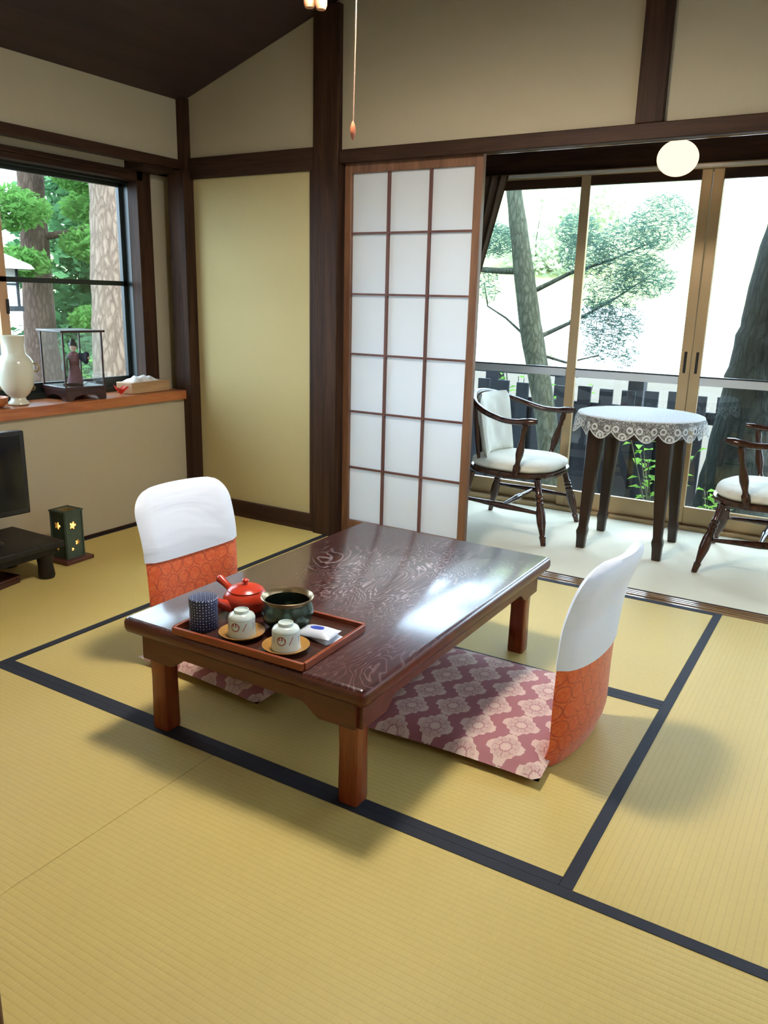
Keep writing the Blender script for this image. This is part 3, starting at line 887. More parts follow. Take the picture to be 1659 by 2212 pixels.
G().lathe([(0.012, 0.022), (0.030, 0.040), (0.038, 0.075), (0.039, 0.12), (0.036, 0.180), (0.020, 0.205), (0.002, 0.21)], 20).build('bulb', BULB, lan)

# ------------------------------------------------------------------ on the window sill
SZ = 0.6645
VASE = plain('white_porcelain', (0.62, 0.60, 0.47), 0.22, 0.5, 0, 0.04, 8)
GILT = plain('gilt', (0.35, 0.25, 0.10), 0.3, 0.5, 0.7)
vs_ = thing('vase', 'white porcelain vase with ring handles at the left end of the window sill', 'vase', (-2.855, 0.822, SZ), R(40))
G().lathe([(0.040, 0), (0.045, 0.004), (0.043, 0.012), (0.033, 0.022), (0.031, 0.032), (0.050, 0.050), (0.068, 0.080), (0.075, 0.120), (0.077, 0.160), (0.074, 0.190), (0.062, 0.210), (0.050, 0.220),
           (0.046, 0.232), (0.045, 0.265), (0.047, 0.296), (0.050, 0.302), (0.047, 0.303), (0.041, 0.265), (0.040, 0.225), (0.002, 0.205)], 40).build('vase_body', VASE, vs_)
for s in (-1, 1):
    pts = [(s * (0.066 + 0.016 + 0.016 * math.cos(a)), 0, 0.165 + 0.018 * math.sin(a)) for a in [i * math.pi / 8 for i in range(17)]]
    G().tube(pts, 0.0032, 8).build('ring_handle', GILT, vs_)
    pts = [(s * (0.054 + 0.010 + 0.010 * math.cos(a)), 0, 0.075 + 0.010 * math.sin(a)) for a in [i * math.pi / 6 for i in range(13)]]
    G().tube(pts, 0.0030, 8).build('ornament', GILT, vs_)
bwl = G().lathe([(0.03, 0), (0.04, 0.003), (0.058, 0.02), (0.064, 0.045), (0.060, 0.045), (0.05, 0.02), (0.002, 0.008)], 32).build('wooden_bowl', SILLW)
bwl.location = (-2.840, 0.688, SZ); tag(bwl, 'brown wooden bowl left of the white vase on the window sill', 'bowl')

# doll in a glass case
CASEW = wood('case_wood', (0.022, 0.007, 0.006), (0.05, 0.016, 0.012), 0.3, 0, 14)
dc = thing('display_case', 'small glass display case with a dark wooden frame on the window sill', 'display case', (-2.872, 1.135, SZ), R(-8))
cw = 0.098; ch0, ch1 = 0.064, 0.312
def case_side(axis):
    e = 0.103
    pts = [(-e, 0.048), (-e, 0.0), (-e + 0.030, 0.0)]
    for i in range(9):
        a = math.pi * i / 8
        pts.append((-0.055 * math.cos(a) * 1.2, 0.006 + 0.020 * math.sin(a)))
    pts += [(e - 0.030, 0.0), (e, 0.0), (e, 0.048)]
    return pts
for s in (-1, 1):
    G().prism(case_side(0), 1, s * 0.098 - 0.006, s * 0.098 + 0.006).build('base_side', CASEW, dc)
    G().prism(case_side(0), 0, s * 0.098 - 0.006, s * 0.098 + 0.006).build('base_side', CASEW, dc)
bx('base_top', CASEW, -0.105, 0.105, -0.105, 0.105, 0.046, 0.064, dc, 0.002)
bx('case_top', CASEW, -0.112, 0.112, -0.112, 0.112, ch1, ch1 + 0.010, dc, 0.002)
for sx in (-1, 1):
    for sy in (-1, 1):
        bx('case_post', CASEW, sx * cw - 0.0035, sx * cw + 0.0035, sy * cw - 0.0035, sy * cw + 0.0035, ch0, ch1, dc)
    bx('case_pane', GLASSC, sx * cw - 0.0008, sx * cw + 0.0008, -cw + 0.004, cw - 0.004, ch0, ch1, dc)
    bx('case_pane', GLASSC, -cw + 0.004, cw - 0.004, sx * cw - 0.0008, sx * cw + 0.0008, ch0, ch1, dc)
dl = thing('doll', 'small doll in dark and mauve robes with a dark hat inside the glass case', 'doll', (-2.868, 1.140, SZ + 0.0645), R(-48))
ROBE = plain('doll_robe', (0.16, 0.07, 0.085), 0.7, 0.2, 0, 0.4, 60)
ROBE2 = plain('doll_sleeve', (0.012, 0.016, 0.035), 0.7, 0.2, 0, 0.3, 60)
SASH = plain('doll_sash', (0.10, 0.018, 0.022), 0.6)
SKIN = plain('doll_face', (0.62, 0.46, 0.38), 0.5)
HAIR = plain('doll_hair', (0.008, 0.008, 0.010), 0.4)
bx('stand', CASEW, -0.055, 0.055, -0.045, 0.045, 0.0, 0.010, dl, 0.002)
G().lathe([(0.034, 0.010), (0.036, 0.016), (0.030, 0.045), (0.024, 0.080), (0.021, 0.105), (0.026, 0.125), (0.028, 0.138), (0.018, 0.150), (0.008, 0.156)], 24, sx=0.85).build('robe', ROBE, dl)
G().lathe([(0.0235, 0.090), (0.0245, 0.095), (0.0245, 0.108), (0.0235, 0.112)], 24, sx=0.9).build('sash', SASH, dl)
G().lathe([(0.006, 0.152), (0.007, 0.158), (0.013, 0.165), (0.016, 0.176), (0.0145, 0.188), (0.008, 0.195), (0.001, 0.197)], 20).build('head', SKIN, dl)
G().lathe([(0.0165, 0.176), (0.0185, 0.184), (0.0180, 0.194), (0.0130, 0.201), (0.0125, 0.207), (0.0100, 0.212), (0.001, 0.214)], 20, c=(-0.003, 0, 0)).build('hair', HAIR, dl)
G().tube([(0, 0.022, 0.138), (0.010, 0.040, 0.130), (0.022, 0.058, 0.128), (0.026, 0.068, 0.126)], [0.012, 0.017, 0.026, 0.024], 12, flat=(1.15, 0.45)).build('sleeve', ROBE2, dl)
G().tube([(0, -0.022, 0.138), (0.012, -0.036, 0.115), (0.022, -0.038, 0.090), (0.024, -0.038, 0.068)], [0.012, 0.016, 0.022, 0.020], 12, flat=(0.5, 1.0)).build('sleeve', plain('doll_sleeve_green', (0.05, 0.09, 0.05), 0.7), dl)
G().tube([(0.026, 0.070, 0.128), (0.032, 0.078, 0.128)], [0.006, 0.004], 8).build('hand', SKIN, dl)

# tissue box and paper crane
BOXW = wood('tissue_wood', (0.33, 0.19, 0.085), (0.48, 0.30, 0.15), 0.45, 1, 10)
TISSUE = thin('tissue', (0.85, 0.85, 0.83), 0.3).m
tbx = thing('tissue_box', 'light wooden tissue box with white tissue on top at the right of the sill', 'tissue box', (-2.850, 1.545, SZ), R(3))
g = G()
g.prism([(-0.055, 0.0), (0.055, 0.0), (0.055, 0.056), (-0.055, 0.056)], 1, -0.135, 0.135)
g.build('box_body', BOXW, tbx, bevel=0.003)
g = G()
def tis(u, v):
    a, b = 2 * u - 1, 2 * v - 1
    e = max(0, (1 - a * a)) * max(0, 1 - b ** 4)
    return (a * 0.040 + 0.006 * math.sin(b * 7), b * 0.085 - 0.02, 0.0565 + 0.026 * e ** 0.6 + 0.004 * math.sin(9 * b + 4 * a) * e)
g.grid(15, 25, tis).build('tissue', TISSUE, tbx, smooth=60)
REDPA = plain('red_paper', (0.62, 0.035, 0.020), 0.6)
cr_ = G()
cr_.add([(0, 0, 0.006), (0.020, 0, 0.018), (0, 0.010, 0.020), (-0.020, 0, 0.018), (0, -0.010, 0.020), (0.006, 0.032, 0.040), (-0.006, -0.030, 0.036), (0.032, 0.004, 0.040), (0.038, 0.004, 0.036), (-0.034, 0.0, 0.044), (0.0, 0, 0.0)],
        [(10, 1, 2), (10, 2, 3), (10, 3, 4), (10, 4, 1), (1, 5, 2), (2, 5, 3), (3, 6, 4), (4, 6, 1), (1, 7, 2), (1, 4, 7), (7, 8, 1), (3, 9, 2), (3, 4, 9)])
cro = cr_.build('paper_crane', REDPA, smooth=0, solid=0.0006)
cro.location = (-2.825, 1.372, SZ); cro.rotation_euler = (0, 0, R(30)); cro.scale = (1.1, 1.1, 1.1)
tag(cro, 'little folded red paper crane beside the wooden tissue box', 'paper crane')

# ------------------------------------------------------------------ veranda furniture
RTX, RTY = -0.541, 2.540
rt = thing('round_table', 'small round veranda table with four dark tapered legs under the lace cloth', 'table', (RTX, RTY, 0), R(1))
G().lathe([(0.270, 0.625), (0.285, 0.632), (0.288, 0.645), (0.280, 0.655), (0.01, 0.656)], 64).build('table_top', LEGW, rt)
G().lathe([(0.215, 0.560), (0.225, 0.560), (0.225, 0.628), (0.215, 0.628)], 48, close=True).build('apron', LEGW, rt)
for sx in (-1, 1):
    for sy in (-1, 1):
        g = G(); vs = []; lv = [(0.0, 0.020, 0.182), (0.055, 0.022, 0.181), (0.085, 0.026, 0.180), (0.108, 0.0205, 0.178), (0.35, 0.029, 0.168), (0.58, 0.036, 0.158), (0.627, 0.037, 0.156)]
        for zz, w_, c_ in lv:
            vs += [(sx * c_ + a, sy * c_ + b, zz) for a, b in rrect(w_, w_, 0.006, 2)]
        q = len(rrect(1, 1, 0.1, 2)); fs = []
        for j in range(len(lv) - 1):
            for i in range(q):
                fs.append((j * q + i, j * q + (i + 1) % q, (j + 1) * q + (i + 1) % q, (j + 1) * q + i))
        fs += [tuple(range(q - 1, -1, -1)), tuple((len(lv) - 1) * q + i for i in range(q))]
        g.add(vs, fs).build('leg', LEGW, rt, smooth=50)

# lace cloth: solid top, openwork skirt with a scalloped hem
k = M('lace', 0.8, 0.2); x, y, z = k.xyz()
NSC = 18.0
th_ = y.at2(x) * (NSC / (2 * math.pi))
cu = th_.fr() - 0.5
cz = z * 9.0
ns = k.noise(k.comb(th_ * 2.0, z * 20.0, (x * x + y * y).sqrt() * 6.0), 3.2, 3, 0.55, 1.2)
vine = ((ns * 4.0).fr() - 0.5).abs().lt(0.10)
b1 = ((cu * cu) + (cz + 0.72) * (cz + 0.72) * 0.9).sqrt()
blossom = ((b1 - 0.15).abs().lt(0.035)).mx(b1.lt(0.06))
au = (cu.abs() - 0.30); b2 = ((au * au) + (cz + 0.40) * (cz + 0.40)).sqrt()
leafm = (b2 - 0.11).abs().lt(0.035)
hem = (z + 0.060 + (cu * math.pi).cos() * 0.036)      # distance above the scalloped hem
edge_ = hem.lt(0.007)
onskirt = z.lt(-0.006)
skirtmask = (vine + blossom + leafm + edge_).mn(1.0)
dots = k.noise(k.vec((1, 1, 1)), 95, 2).sm(0.40, 0.62)
topmask = 0.86 + dots * 0.14
alpha = (onskirt * (skirtmask * 0.70 + 0.24) + (1.0 - onskirt) * topmask)
k.color((0.82, 0.83, 0.82))
tr_ = k.nt.nodes.new('ShaderNodeBsdfTransparent'); mx_ = k.nt.nodes.new('ShaderNodeMixShader')
tl_ = k.nt.nodes.new('ShaderNodeBsdfTranslucent'); tl_.inputs[0].default_value = (0.8, 0.82, 0.82, 1)
m0 = k.nt.nodes.new('ShaderNodeMixShader'); m0.inputs[0].default_value = 0.3
k.nt.links.new(k.b.outputs[0], m0.inputs[1]); k.nt.links.new(tl_.outputs[0], m0.inputs[2])
k.nt.links.new(alpha.so, mx_.inputs[0]); k.nt.links.new(tr_.outputs[0], mx_.inputs[1]); k.nt.links.new(m0.outputs[0], mx_.inputs[2])
k.nt.links.new(mx_.outputs[0], k.out.inputs[0])
LACE = k.m
lg = G(); NU = 18 * 10
def lace_fn(u, v):
    a = 2 * math.pi * u
    if v < 0.45:
        r = 0.002 + 0.289 * (v / 0.45); return (r * math.cos(a), r * math.sin(a), 0.0)
    q = (v - 0.45) / 0.55
    cu_ = (u * NSC + 0.5 * 0) % 1.0
    L = 0.060 + 0.036 * abs(math.cos(math.pi * ((((a if a <= math.pi else a - 2 * math.pi) * NSC / (2 * math.pi)) % 1.0) - 0.5)))
    fold = 0.010 * math.sin(a * 9 + 0.7) * q + 0.006 * math.sin(a * 14) * q
    r = 0.291 + 0.014 * math.sin(min(q * 2, 1) * math.pi / 2) + fold
    zz = -L * q if q > 0.08 else -L * q * 0.6
    return (r * math.cos(a), r * math.sin(a), zz)
lg.grid(NU, 22, lace_fn, closed_u=True)
lo = lg.build('lace_tablecloth', LACE, smooth=60)
lo.location = (RTX, RTY, 0.6585)
tag(lo, 'white lace cloth with a scalloped hem draped over the round veranda table', 'tablecloth')

k = M('chair_upholstery', 0.85, 0.2); n = k.noise(k.vec(), 16, 3, 0.6, 0.8).sm(0.56, 0.72); n2 = k.noise(k.vec(), 300, 2)
k.color(k.mix(n * 0.35, (0.72, 0.70, 0.60), (0.52, 0.40, 0.30))).bump(n2, 0.2, 0.001); UPH = k.m
def turned(p0, p1, prof, seg=16):
    p0, p1 = Vector(p0), Vector(p1)
    g = G(); pts = [p0.lerp(p1, t) for t, r in prof]
    g.tube(pts, [r for t, r in prof], seg)
    return g
LEGP = [(0, 0.0125), (0.10, 0.0150), (0.135, 0.0175), (0.15, 0.0135), (0.17, 0.0135), (0.35, 0.0225), (0.50, 0.0230), (0.60, 0.0165), (0.62, 0.0195), (0.645, 0.0195), (0.66, 0.0155), (0.685, 0.0195), (0.71, 0.0195), (0.725, 0.0155), (0.76, 0.0200), (0.79, 0.0150), (1.0, 0.0185)]
ARMP = [(0, 0.0150), (0.10, 0.0190), (0.18, 0.0195), (0.22, 0.0130), (0.27, 0.0125), (0.42, 0.0200), (0.52, 0.0195), (0.74, 0.0115), (0.78, 0.0150), (0.82, 0.0115), (0.90, 0.0165), (1.0, 0.0120)]
STRP = [(0, 0.0085), (0.25, 0.012), (0.42, 0.0145), (0.46, 0.018), (0.5, 0.0145), (0.54, 0.018), (0.58, 0.0145), (0.75, 0.012), (1, 0.0085)]
STRP2 = [(0, 0.0085), (0.2, 0.0105), (0.5, 0.0165), (0.8, 0.0105), (1, 0.0085)]
def armchair():
    """faces +x, origin on the floor below the seat centre"""
    t = thing('armchair', '', 'chair')
    SH = 0.335
    def outline(a, g_=0.0):
        # D-shaped seat: full at the front, narrower at the back
        c, s_ = math.cos(a), math.sin(a)
        n = 2.7
        r = 1 / ((abs(c) ** n + abs(s_) ** n) ** (1 / n))
        xx = (0.245 + g_) * r * c; yy = (0.265 + g_) * r * s_
        return xx, yy * (1.0 - 0.16 * (0.5 - xx / 0.49))
    g = G()
    lv = [(-0.03, SH - 0.030), (-0.008, SH - 0.026), (0.0, SH - 0.012), (-0.002, SH - 0.002), (-0.012, SH)]
    n = 48; vs = []
    for d_, zz in lv:
        vs += [outline(2 * math.pi * i / n, d_) + (zz,) for i in range(n)]
    fs = []
    for j in range(len(lv) - 1):
        for i in range(n): fs.append((j * n + i, j * n + (i + 1) % n, (j + 1) * n + (i + 1) % n, (j + 1) * n + i))
    fs += [tuple(range(n - 1, -1, -1)), tuple((len(lv) - 1) * n + i for i in range(n))]
    g.add(vs, fs).build('seat', CHAIRW, t, smooth=50)
    g = G()
    lv = [(-0.055, SH - 0.001), (-0.020, SH + 0.003), (-0.008, SH + 0.018), (-0.012, SH + 0.034), (-0.040, SH + 0.048), (-0.10, SH + 0.054), (-0.20, SH + 0.056)]
    vs = []
    for d_, zz in lv: vs += [outline(2 * math.pi * i / n, d_) + (zz,) for i in range(n)]
    fs = []
    for j in range(len(lv) - 1):
        for i in range(n): fs.append((j * n + i, j * n + (i + 1) % n, (j + 1) * n + (i + 1) % n, (j + 1) * n + i))
    fs += [tuple(range(n - 1, -1, -1)), tuple((len(lv) - 1) * n + i for i in range(n))]
    cu_ = g.add(vs, fs).build('seat_cushion', UPH, t, smooth=60)
    feet = {(1, -1): (0.262, -0.275), (1, 1): (0.250, 0.275), (-1, 1): (-0.245, 0.225), (-1, -1): (-0.245, -0.225)}
    tops = {}
    for (sx, sy), f_ in feet.items():
        tp2 = (sx * 0.180, sy * 0.195, SH - 0.028)
        tops[(sx, sy)] = tp2
        turned((f_[0], f_[1], 0), tp2, LEGP).build('leg', CHAIRW, t)
    def on_leg(sx, sy, z_):
        f_ = feet[(sx, sy)]; q = z_ / (SH - 0.028); tp2 = tops[(sx, sy)]
        return (lerp(f_[0], tp2[0], q), lerp(f_[1], tp2[1], q), z_)
    mids = []
    for sy in (-1, 1):
        a, b = on_leg(-1, sy, 0.165), on_leg(1, sy, 0.150)
        turned(a, b, STRP2).build('side_stretcher', CHAIRW, t); mids.append(vlerp(a, b, 0.5))
    turned(mids[0], mids[1], STRP).build('cross_stretcher', CHAIRW, t)
    # arm bow
    pts = []
    for i in range(33):
        q = -1 + 2 * i / 32
        a = q * 2.30           # angle from the back
        xx = -0.240 * math.cos(a) if abs(a) < math.pi / 2 else 0
        s_ = abs(q)
        if s_ < 0.55:
            ph = s_ / 0.55 * math.pi / 2
            px, py = -0.035 - 0.215 * math.cos(ph), 0.272 * math.sin(ph)
        else:
            e = (s_ - 0.55) / 0.45
            px, py = -0.035 + 0.220 * e, 0.272 + 0.012 * math.sin(e * math.pi) + 0.006 * e
        hz = 0.600 + 0.100 * (0.5 + 0.5 * math.cos(math.pi * min(1, s_ / 0.72))) - 0.0 + 0.010 * max(0, (s_ - 0.8) / 0.2)
        pts.append((px, math.copysign(py, q), hz))
    rads = [0.017 + 0.004 * (abs(-1 + 2 * i / 32) > 0.86) for i in range(33)]
    rads[0] = rads[-1] = 0.014
    G().tube(pts, rads, 14, flat=(0.85, 1.15)).build('arm_bow', CHAIRW, t, smooth=60)
    for sy in (-1, 1):
        turned((0.075, sy * 0.235, SH - 0.01), (0.128, sy * 0.281, 0.590), ARMP).build('arm_post', CHAIRW, t)
    for yy in (-0.19, -0.12, -0.04, 0.04, 0.12, 0.19):
        q = math.asin(min(1, abs(yy) * 1.12 / 0.272)) / (math.pi / 2) * 0.55
        px = -0.035 - 0.215 * math.cos(math.asin(min(1, abs(yy) * 1.12 / 0.272)))
        hz = 0.600 + 0.100 * (0.5 + 0.5 * math.cos(math.pi * min(1, q / 0.72)))
        turned((-0.205 + 0.14 * (abs(yy) / 0.19) ** 2 * 0.35, yy * 0.85, SH - 0.01), (px, yy * 1.12, hz), [(0, 0.007), (0.4, 0.009), (1, 0.006)], 10).build('back_spindle', CHAIRW, t)
    # leaning back cushion
    g = G()
    def bc(side):
        def fn(u, v):
            a, b = 2 * u - 1, v
            w_ = 0.195 * (1 - 0.10 * (1 - b)) * (1 if b < 0.8 else math.sqrt(max(0.0, 1 - ((b - 0.8) / 0.22) ** 2)) * 0.35 + 0.65)
            e = (1 - abs(a) ** 4) * (1 - abs(2 * b - 1) ** 6)
            tuft = 0.006 * math.cos(a * 9) * math.cos(b * 9)
            xx = -0.158 - 0.055 * b - 0.0 + 0.050 * a * a
            return (xx + side * (0.028 * math.sqrt(max(e, 0)) + tuft * e) , a * w_, SH + 0.050 + 0.315 * b)
        return fn
    nu, nv = 21, 21
    g.grid(nu, nv, bc(1)); g.grid(nu, nv, bc(-1))
    n0 = nu * nv
    rim = [i for i in range(nu)] + [j * nu + nu - 1 for j in range(1, nv)] + [(nv - 1) * nu + i for i in range(nu - 2, -1, -1)] + [j * nu for j in range(nv - 2, 0, -1)]
    g.f += [(rim[i], rim[i] + n0, rim[(i + 1) % len(rim)] + n0, rim[(i + 1) % len(rim)]) for i in range(len(rim))]
    g.build('back_cushion', UPH, t, smooth=70)
    for sy in (-1, 1):
        tie = G()
        tie.tube([(-0.21, sy * 0.19, SH - 0.02), (-0.235, sy * 0.205, SH + 0.015), (-0.225, sy * 0.225, SH + 0.005), (-0.21, sy * 0.195, SH - 0.01), (-0.225, sy * 0.22, SH - 0.06)], [0.004, 0.006, 0.006, 0.004, 0.004], 6, flat=(0.4, 1.5))
        tie.build('cushion_tie', UPH, cu_)
    return t
ac = armchair()
ac.location = (-1.138, 2.530, 0); ac.rotation_euler = (0, 0, R(0))
tag(ac, 'dark turned-wood armchair with pale cushions beside the paper screen door', 'chair', 'veranda armchairs')
ac2 = copy_tree(ac)
ac2.location = (0.080, 2.555, 0); ac2.rotation_euler = (0, 0, R(180))
tag(ac2, 'dark turned-wood armchair with a pale seat cushion cut by the right edge', 'chair', 'veranda armchairs')

# globe lamp over the veranda
gl_ = thing('globe_lamp', 'glowing round glass globe lamp hanging over the veranda', 'lamp', (-0.512, 2.600, 1.803))
GLOBE = emit('globe_glow', (1.0, 0.74, 0.50), 1.0)
n_ = 24
G().lathe([(0.0900 * math.sin(math.pi * i / n_) + 1e-4, -0.077 * math.cos(math.pi * i / n_)) for i in range(n_ + 1)], 40).build('glass_globe', GLOBE, gl_, smooth=80)
G().lathe([(0.030, 0.074), (0.032, 0.095), (0.020, 0.115), (0.006, 0.13)], 24).build('holder', GILT, gl_)
G().tube([(0, 0, 0.12), (0, 0, 0.357)], 0.004, 8).build('cord', BLACKP, gl_)

# curtain swept to the left of the glass doors
k = M('brown_curtain', 0.6, 0.4); n = k.noise(k.vec(), 6, 3)
k.color(k.mix(n, (0.06, 0.036, 0.020), (0.14, 0.090, 0.050))); CURT = k.m
cg_ = G()
def cur(u, v):
    x0 = -1.765; w_ = 0.285 - 0.165 * v
    fold = 0.014 * math.sin(u * 34) * (1 - 0.5 * v)
    return (x0 + u * w_, YG - 0.085 + fold, 1.83 - 0.62 * v)
cg_.grid(70, 24, cur)
def cur2(u, v):
    w_ = 0.12
    return (-1.765 + u * w_, YG - 0.085 + 0.014 * math.sin(u * 34) * (0.5 + 0.5 * v), 1.21 - 1.13 * v)
cg_.grid(70, 24, cur2)
co = cg_.build('curtain', CURT, smooth=70, solid=0.0015)
tag(co, 'brown curtain gathered to the left of the veranda glass doors', 'curtain')

# ------------------------------------------------------------------ pendant lamp over the low table
LX, LY, LZ = -0.86, 0.50, 2.06
pl = thing('pendant_lamp', 'wooden framed pendant lamp over the low table with a hanging pull cord', 'lamp', (LX, LY, LZ))
LFR = wood('lamp_frame', (0.28, 0.16, 0.075), (0.42, 0.26, 0.13), 0.45, 0, 10)
SHADE = thin('lamp_shade', (0.86, 0.82, 0.74), 0.10).m
hw = 0.23
for s in (-1, 1):
    for zz in (0.0, 0.15):
        bx('frame_bar', LFR, -hw, hw, s * hw - 0.008, s * hw + 0.008, zz, zz + 0.014, pl)
        bx('frame_bar', LFR, s * hw - 0.008, s * hw + 0.008, -hw, hw, zz, zz + 0.014, pl)
    bx('shade_panel', SHADE, -hw, hw, s * hw - 0.001, s * hw + 0.001, 0.014, 0.15, pl)
    bx('shade_panel', SHADE, s * hw - 0.001, s * hw + 0.001, -hw, hw, 0.014, 0.15, pl)
bx('shade_top', plain('lamp_reflector', (0.85, 0.85, 0.82), 0.5), -hw, hw, -hw, hw, 0.164, 0.168, pl)
G().tube([(0, 0, 0.168), (0, 0, ceil_z(LX) - LZ)], 0.006, 8).build('cord', BLACKP, pl)
TUBE = emit('fluorescent', (0.97, 0.98, 1.0), 30.0)
G().tube([(0.15 * math.cos(a), 0.15 * math.sin(a), 0.075) for a in [i * 2 * math.pi / 40 for i in range(41)]], 0.014, 10, cap=False).build('ring_tube', TUBE, pl)
PEACH = emit('pilot_bulb', (1.0, 0.62, 0.40), 1.2)
for dx, dz in ((-0.190, -0.152), (-0.152, -0.162)):
    G().tube([(dx, 0.06, dz), (dx, 0.06, dz + 0.01), (dx, 0.06, dz + 0.05), (dx, 0.06, 0.0)], [0.012, 0.016, 0.016, 0.012], 12).build('wooden_drop', plain('pale_drop', (0.45, 0.20, 0.10), 0.5), pl)
CORDM = plain('pull_cord', (0.42, 0.26, 0.18), 0.6)
pc = G().tube([(-0.010, 0.02, 0.16), (-0.012, 0.02, 0.0), (-0.014, 0.02, -0.25), (-0.018, 0.02, -0.455)], 0.0016, 6).build('pull_cord', CORDM, pl)
G().lathe([(0.001, -0.498), (0.006, -0.490), (0.008, -0.478), (0.006, -0.462), (0.002, -0.452)], 12, c=(-0.019, 0.02, 0)).build('cord_knob', plain('knob_wood', (0.42, 0.13, 0.06), 0.4), pc)
pld = bpy.data.lights.new('pendant_light', 'POINT'); pld.energy = 48; pld.shadow_soft_size = 0.12; pld.color = (1.0, 0.94, 0.85)
plo = bpy.data.objects.new('pendant_light', pld); COL.objects.link(plo); plo.parent = pl; plo.location = (0, 0, 0.055)

# ------------------------------------------------------------------ outdoors
GZ = -0.55
k = M('bare_earth', 0.95, 0.1); n = k.noise(k.vec(), 0.6, 4); n2 = k.noise(k.vec(), 30, 3)
k.color(k.mix(n * 0.6 + n2 * 0.4, (0.055, 0.047, 0.034), (0.080, 0.070, 0.052))); EARTH = k.m
gr = G(); gr.grid(30, 30, lambda u, v: (-60 + 120 * u, -20 + 100 * v, GZ))
struct(gr.build('ground', EARTH, smooth=0))
ROAD = plain('pale_road', (0.62, 0.60, 0.56), 0.9, 0.1, 0, 0.05, 2)
struct(bx('road', ROAD, -60, 60, 19.0, 28.9, GZ, GZ + 0.02))
k = M('meadow', 0.95, 0.1); n = k.noise(k.vec(), 0.35, 5, 0.6); n2 = k.noise(k.vec(), 3, 4)
k.color(k.mix(n * 0.6 + n2 * 0.4, (0.17, 0.22, 0.075), (0.30, 0.33, 0.14))); MEADOW = k.m
def hill(u, v):
    x, y = -70 + 130 * u, 29.3 + 60 * v
    return (x, y, 0.90 + 13.0 * v ** 0.9 + 0.5 * math.sin(x * 0.35 + 3 * v) * v + 0.35 * math.sin(x * 0.9 + y * 0.6) * v)
hl = G(); hl.grid(60, 40, hill)
struct(hl.build('hill', MEADOW, smooth=180))
WALLW = plain('white_garden_wall', (0.72, 0.70, 0.66), 0.9, 0.1, 0, 0.05, 3)
gw = thing('garden_wall', 'long pale wall with a row of scalloped marks across the road', 'wall', (0, 29.1, GZ))
bx('wall_body', WALLW, -60, 50, -0.15, 0.15, 0.0, 1.55, gw)
bx('wall_cap', WALLW, -60, 50, -0.20, 0.20, 1.55, 1.65, gw)
MARK = plain('wall_mark', (0.50, 0.46, 0.42), 0.9)
for i in range(22):
    xx = -24 + i * 1.75
    g = G().tube([(xx + 0.50 * math.cos(a), -0.155, 0.80 + 0.38 * math.sin(a)) for a in [math.pi * q / 10 for q in range(11)]], 0.04, 6)
    g.build('scallop_mark', MARK, gw)

# fence of upright boards
FENCE = plain('fence_board', (0.022, 0.026, 0.030), 0.8, 0.2, 0, 0.4, 12)
FY = 4.50
fn_ = thing('picket_fence', 'dark wooden picket fence just outside the veranda glass doors', 'fence', (0, FY, GZ))
pm = None
for i in range(28):
    xx = -2.90 + i * 0.163
    if pm is None:
        o = G().box(-0.048, 0.048, -0.012, 0.012, 0.06, 1.125).build('picket', FENCE, fn_, smooth=0); pm = o
    else:
        o = pm.copy(); COL.objects.link(o)
    o.location = (xx, 0, random.uniform(-0.012, 0.012))
for i in range(27):
    if i not in (4, 9, 13, 14, 18, 22):
        bx('backing_board', FENCE, -2.90 + i * 0.163 + 0.022, -2.90 + (i + 1) * 0.163 - 0.022, 0.020, 0.034, 0.05, 0.95, fn_)
for zz in (0.28, 0.92):
    bx('rail', FENCE, -3.0, 1.8, 0.012, 0.052, zz, zz + 0.085, fn_)
for xx in (-2.7, -1.075, 0.55):
    bx('post', FENCE, xx - 0.055, xx + 0.055, 0.052, 0.16, 0.0, 1.19, fn_)
f2 = thing('side_fence', 'dark post and rail fence behind the left armchair', 'fence', (-2.30, 5.1, GZ))
bx('top_rail', FENCE, -1.6, 0.62, -0.05, 0.05, 1.13, 1.20, f2)
bx('lower_rail', FENCE, -1.6, 0.62, -0.03, 0.03, 0.80, 0.92, f2)
for xx in (-1.2, -0.12, 0.5):
    bx('post', FENCE, xx - 0.06, xx + 0.06, -0.06, 0.06, 0.0, 1.16, f2)

# trees
def bark(name, dark, light, sc_=1.0, st_=0.7):
    k = M(name, 0.95, 0.1)
    n = k.noise(k.vec((34 * sc_, 34 * sc_, 7 * sc_)), 1.0, 5, 0.6, 0.6)
    v1 = k.voro(k.comb(*[q for q in (k.xyz()[0] * (26 * sc_) + n * 2.0, k.xyz()[1] * (26 * sc_), k.xyz()[2] * (8 * sc_) + n * 1.2)]), 1.0, 'DISTANCE_TO_EDGE')
    f = v1.sm(-0.05, 0.30) * 0.45 + n * 0.6
    k.color(k.mix(f, dark, light)).bump(f, st_, 0.012)
    return k.m
def leafmat(name, c, tr):
    k = thin(name, c, tr); 
    n = k.noise(k.vec(), 2.5, 3)
    cc = k.mix(n, tuple(q * 0.6 for q in c), tuple(min(1, q * 1.4) for q in c))
    k.color(cc); k.nt.links.new(cc, k.tl.inputs[0])
    return k.m
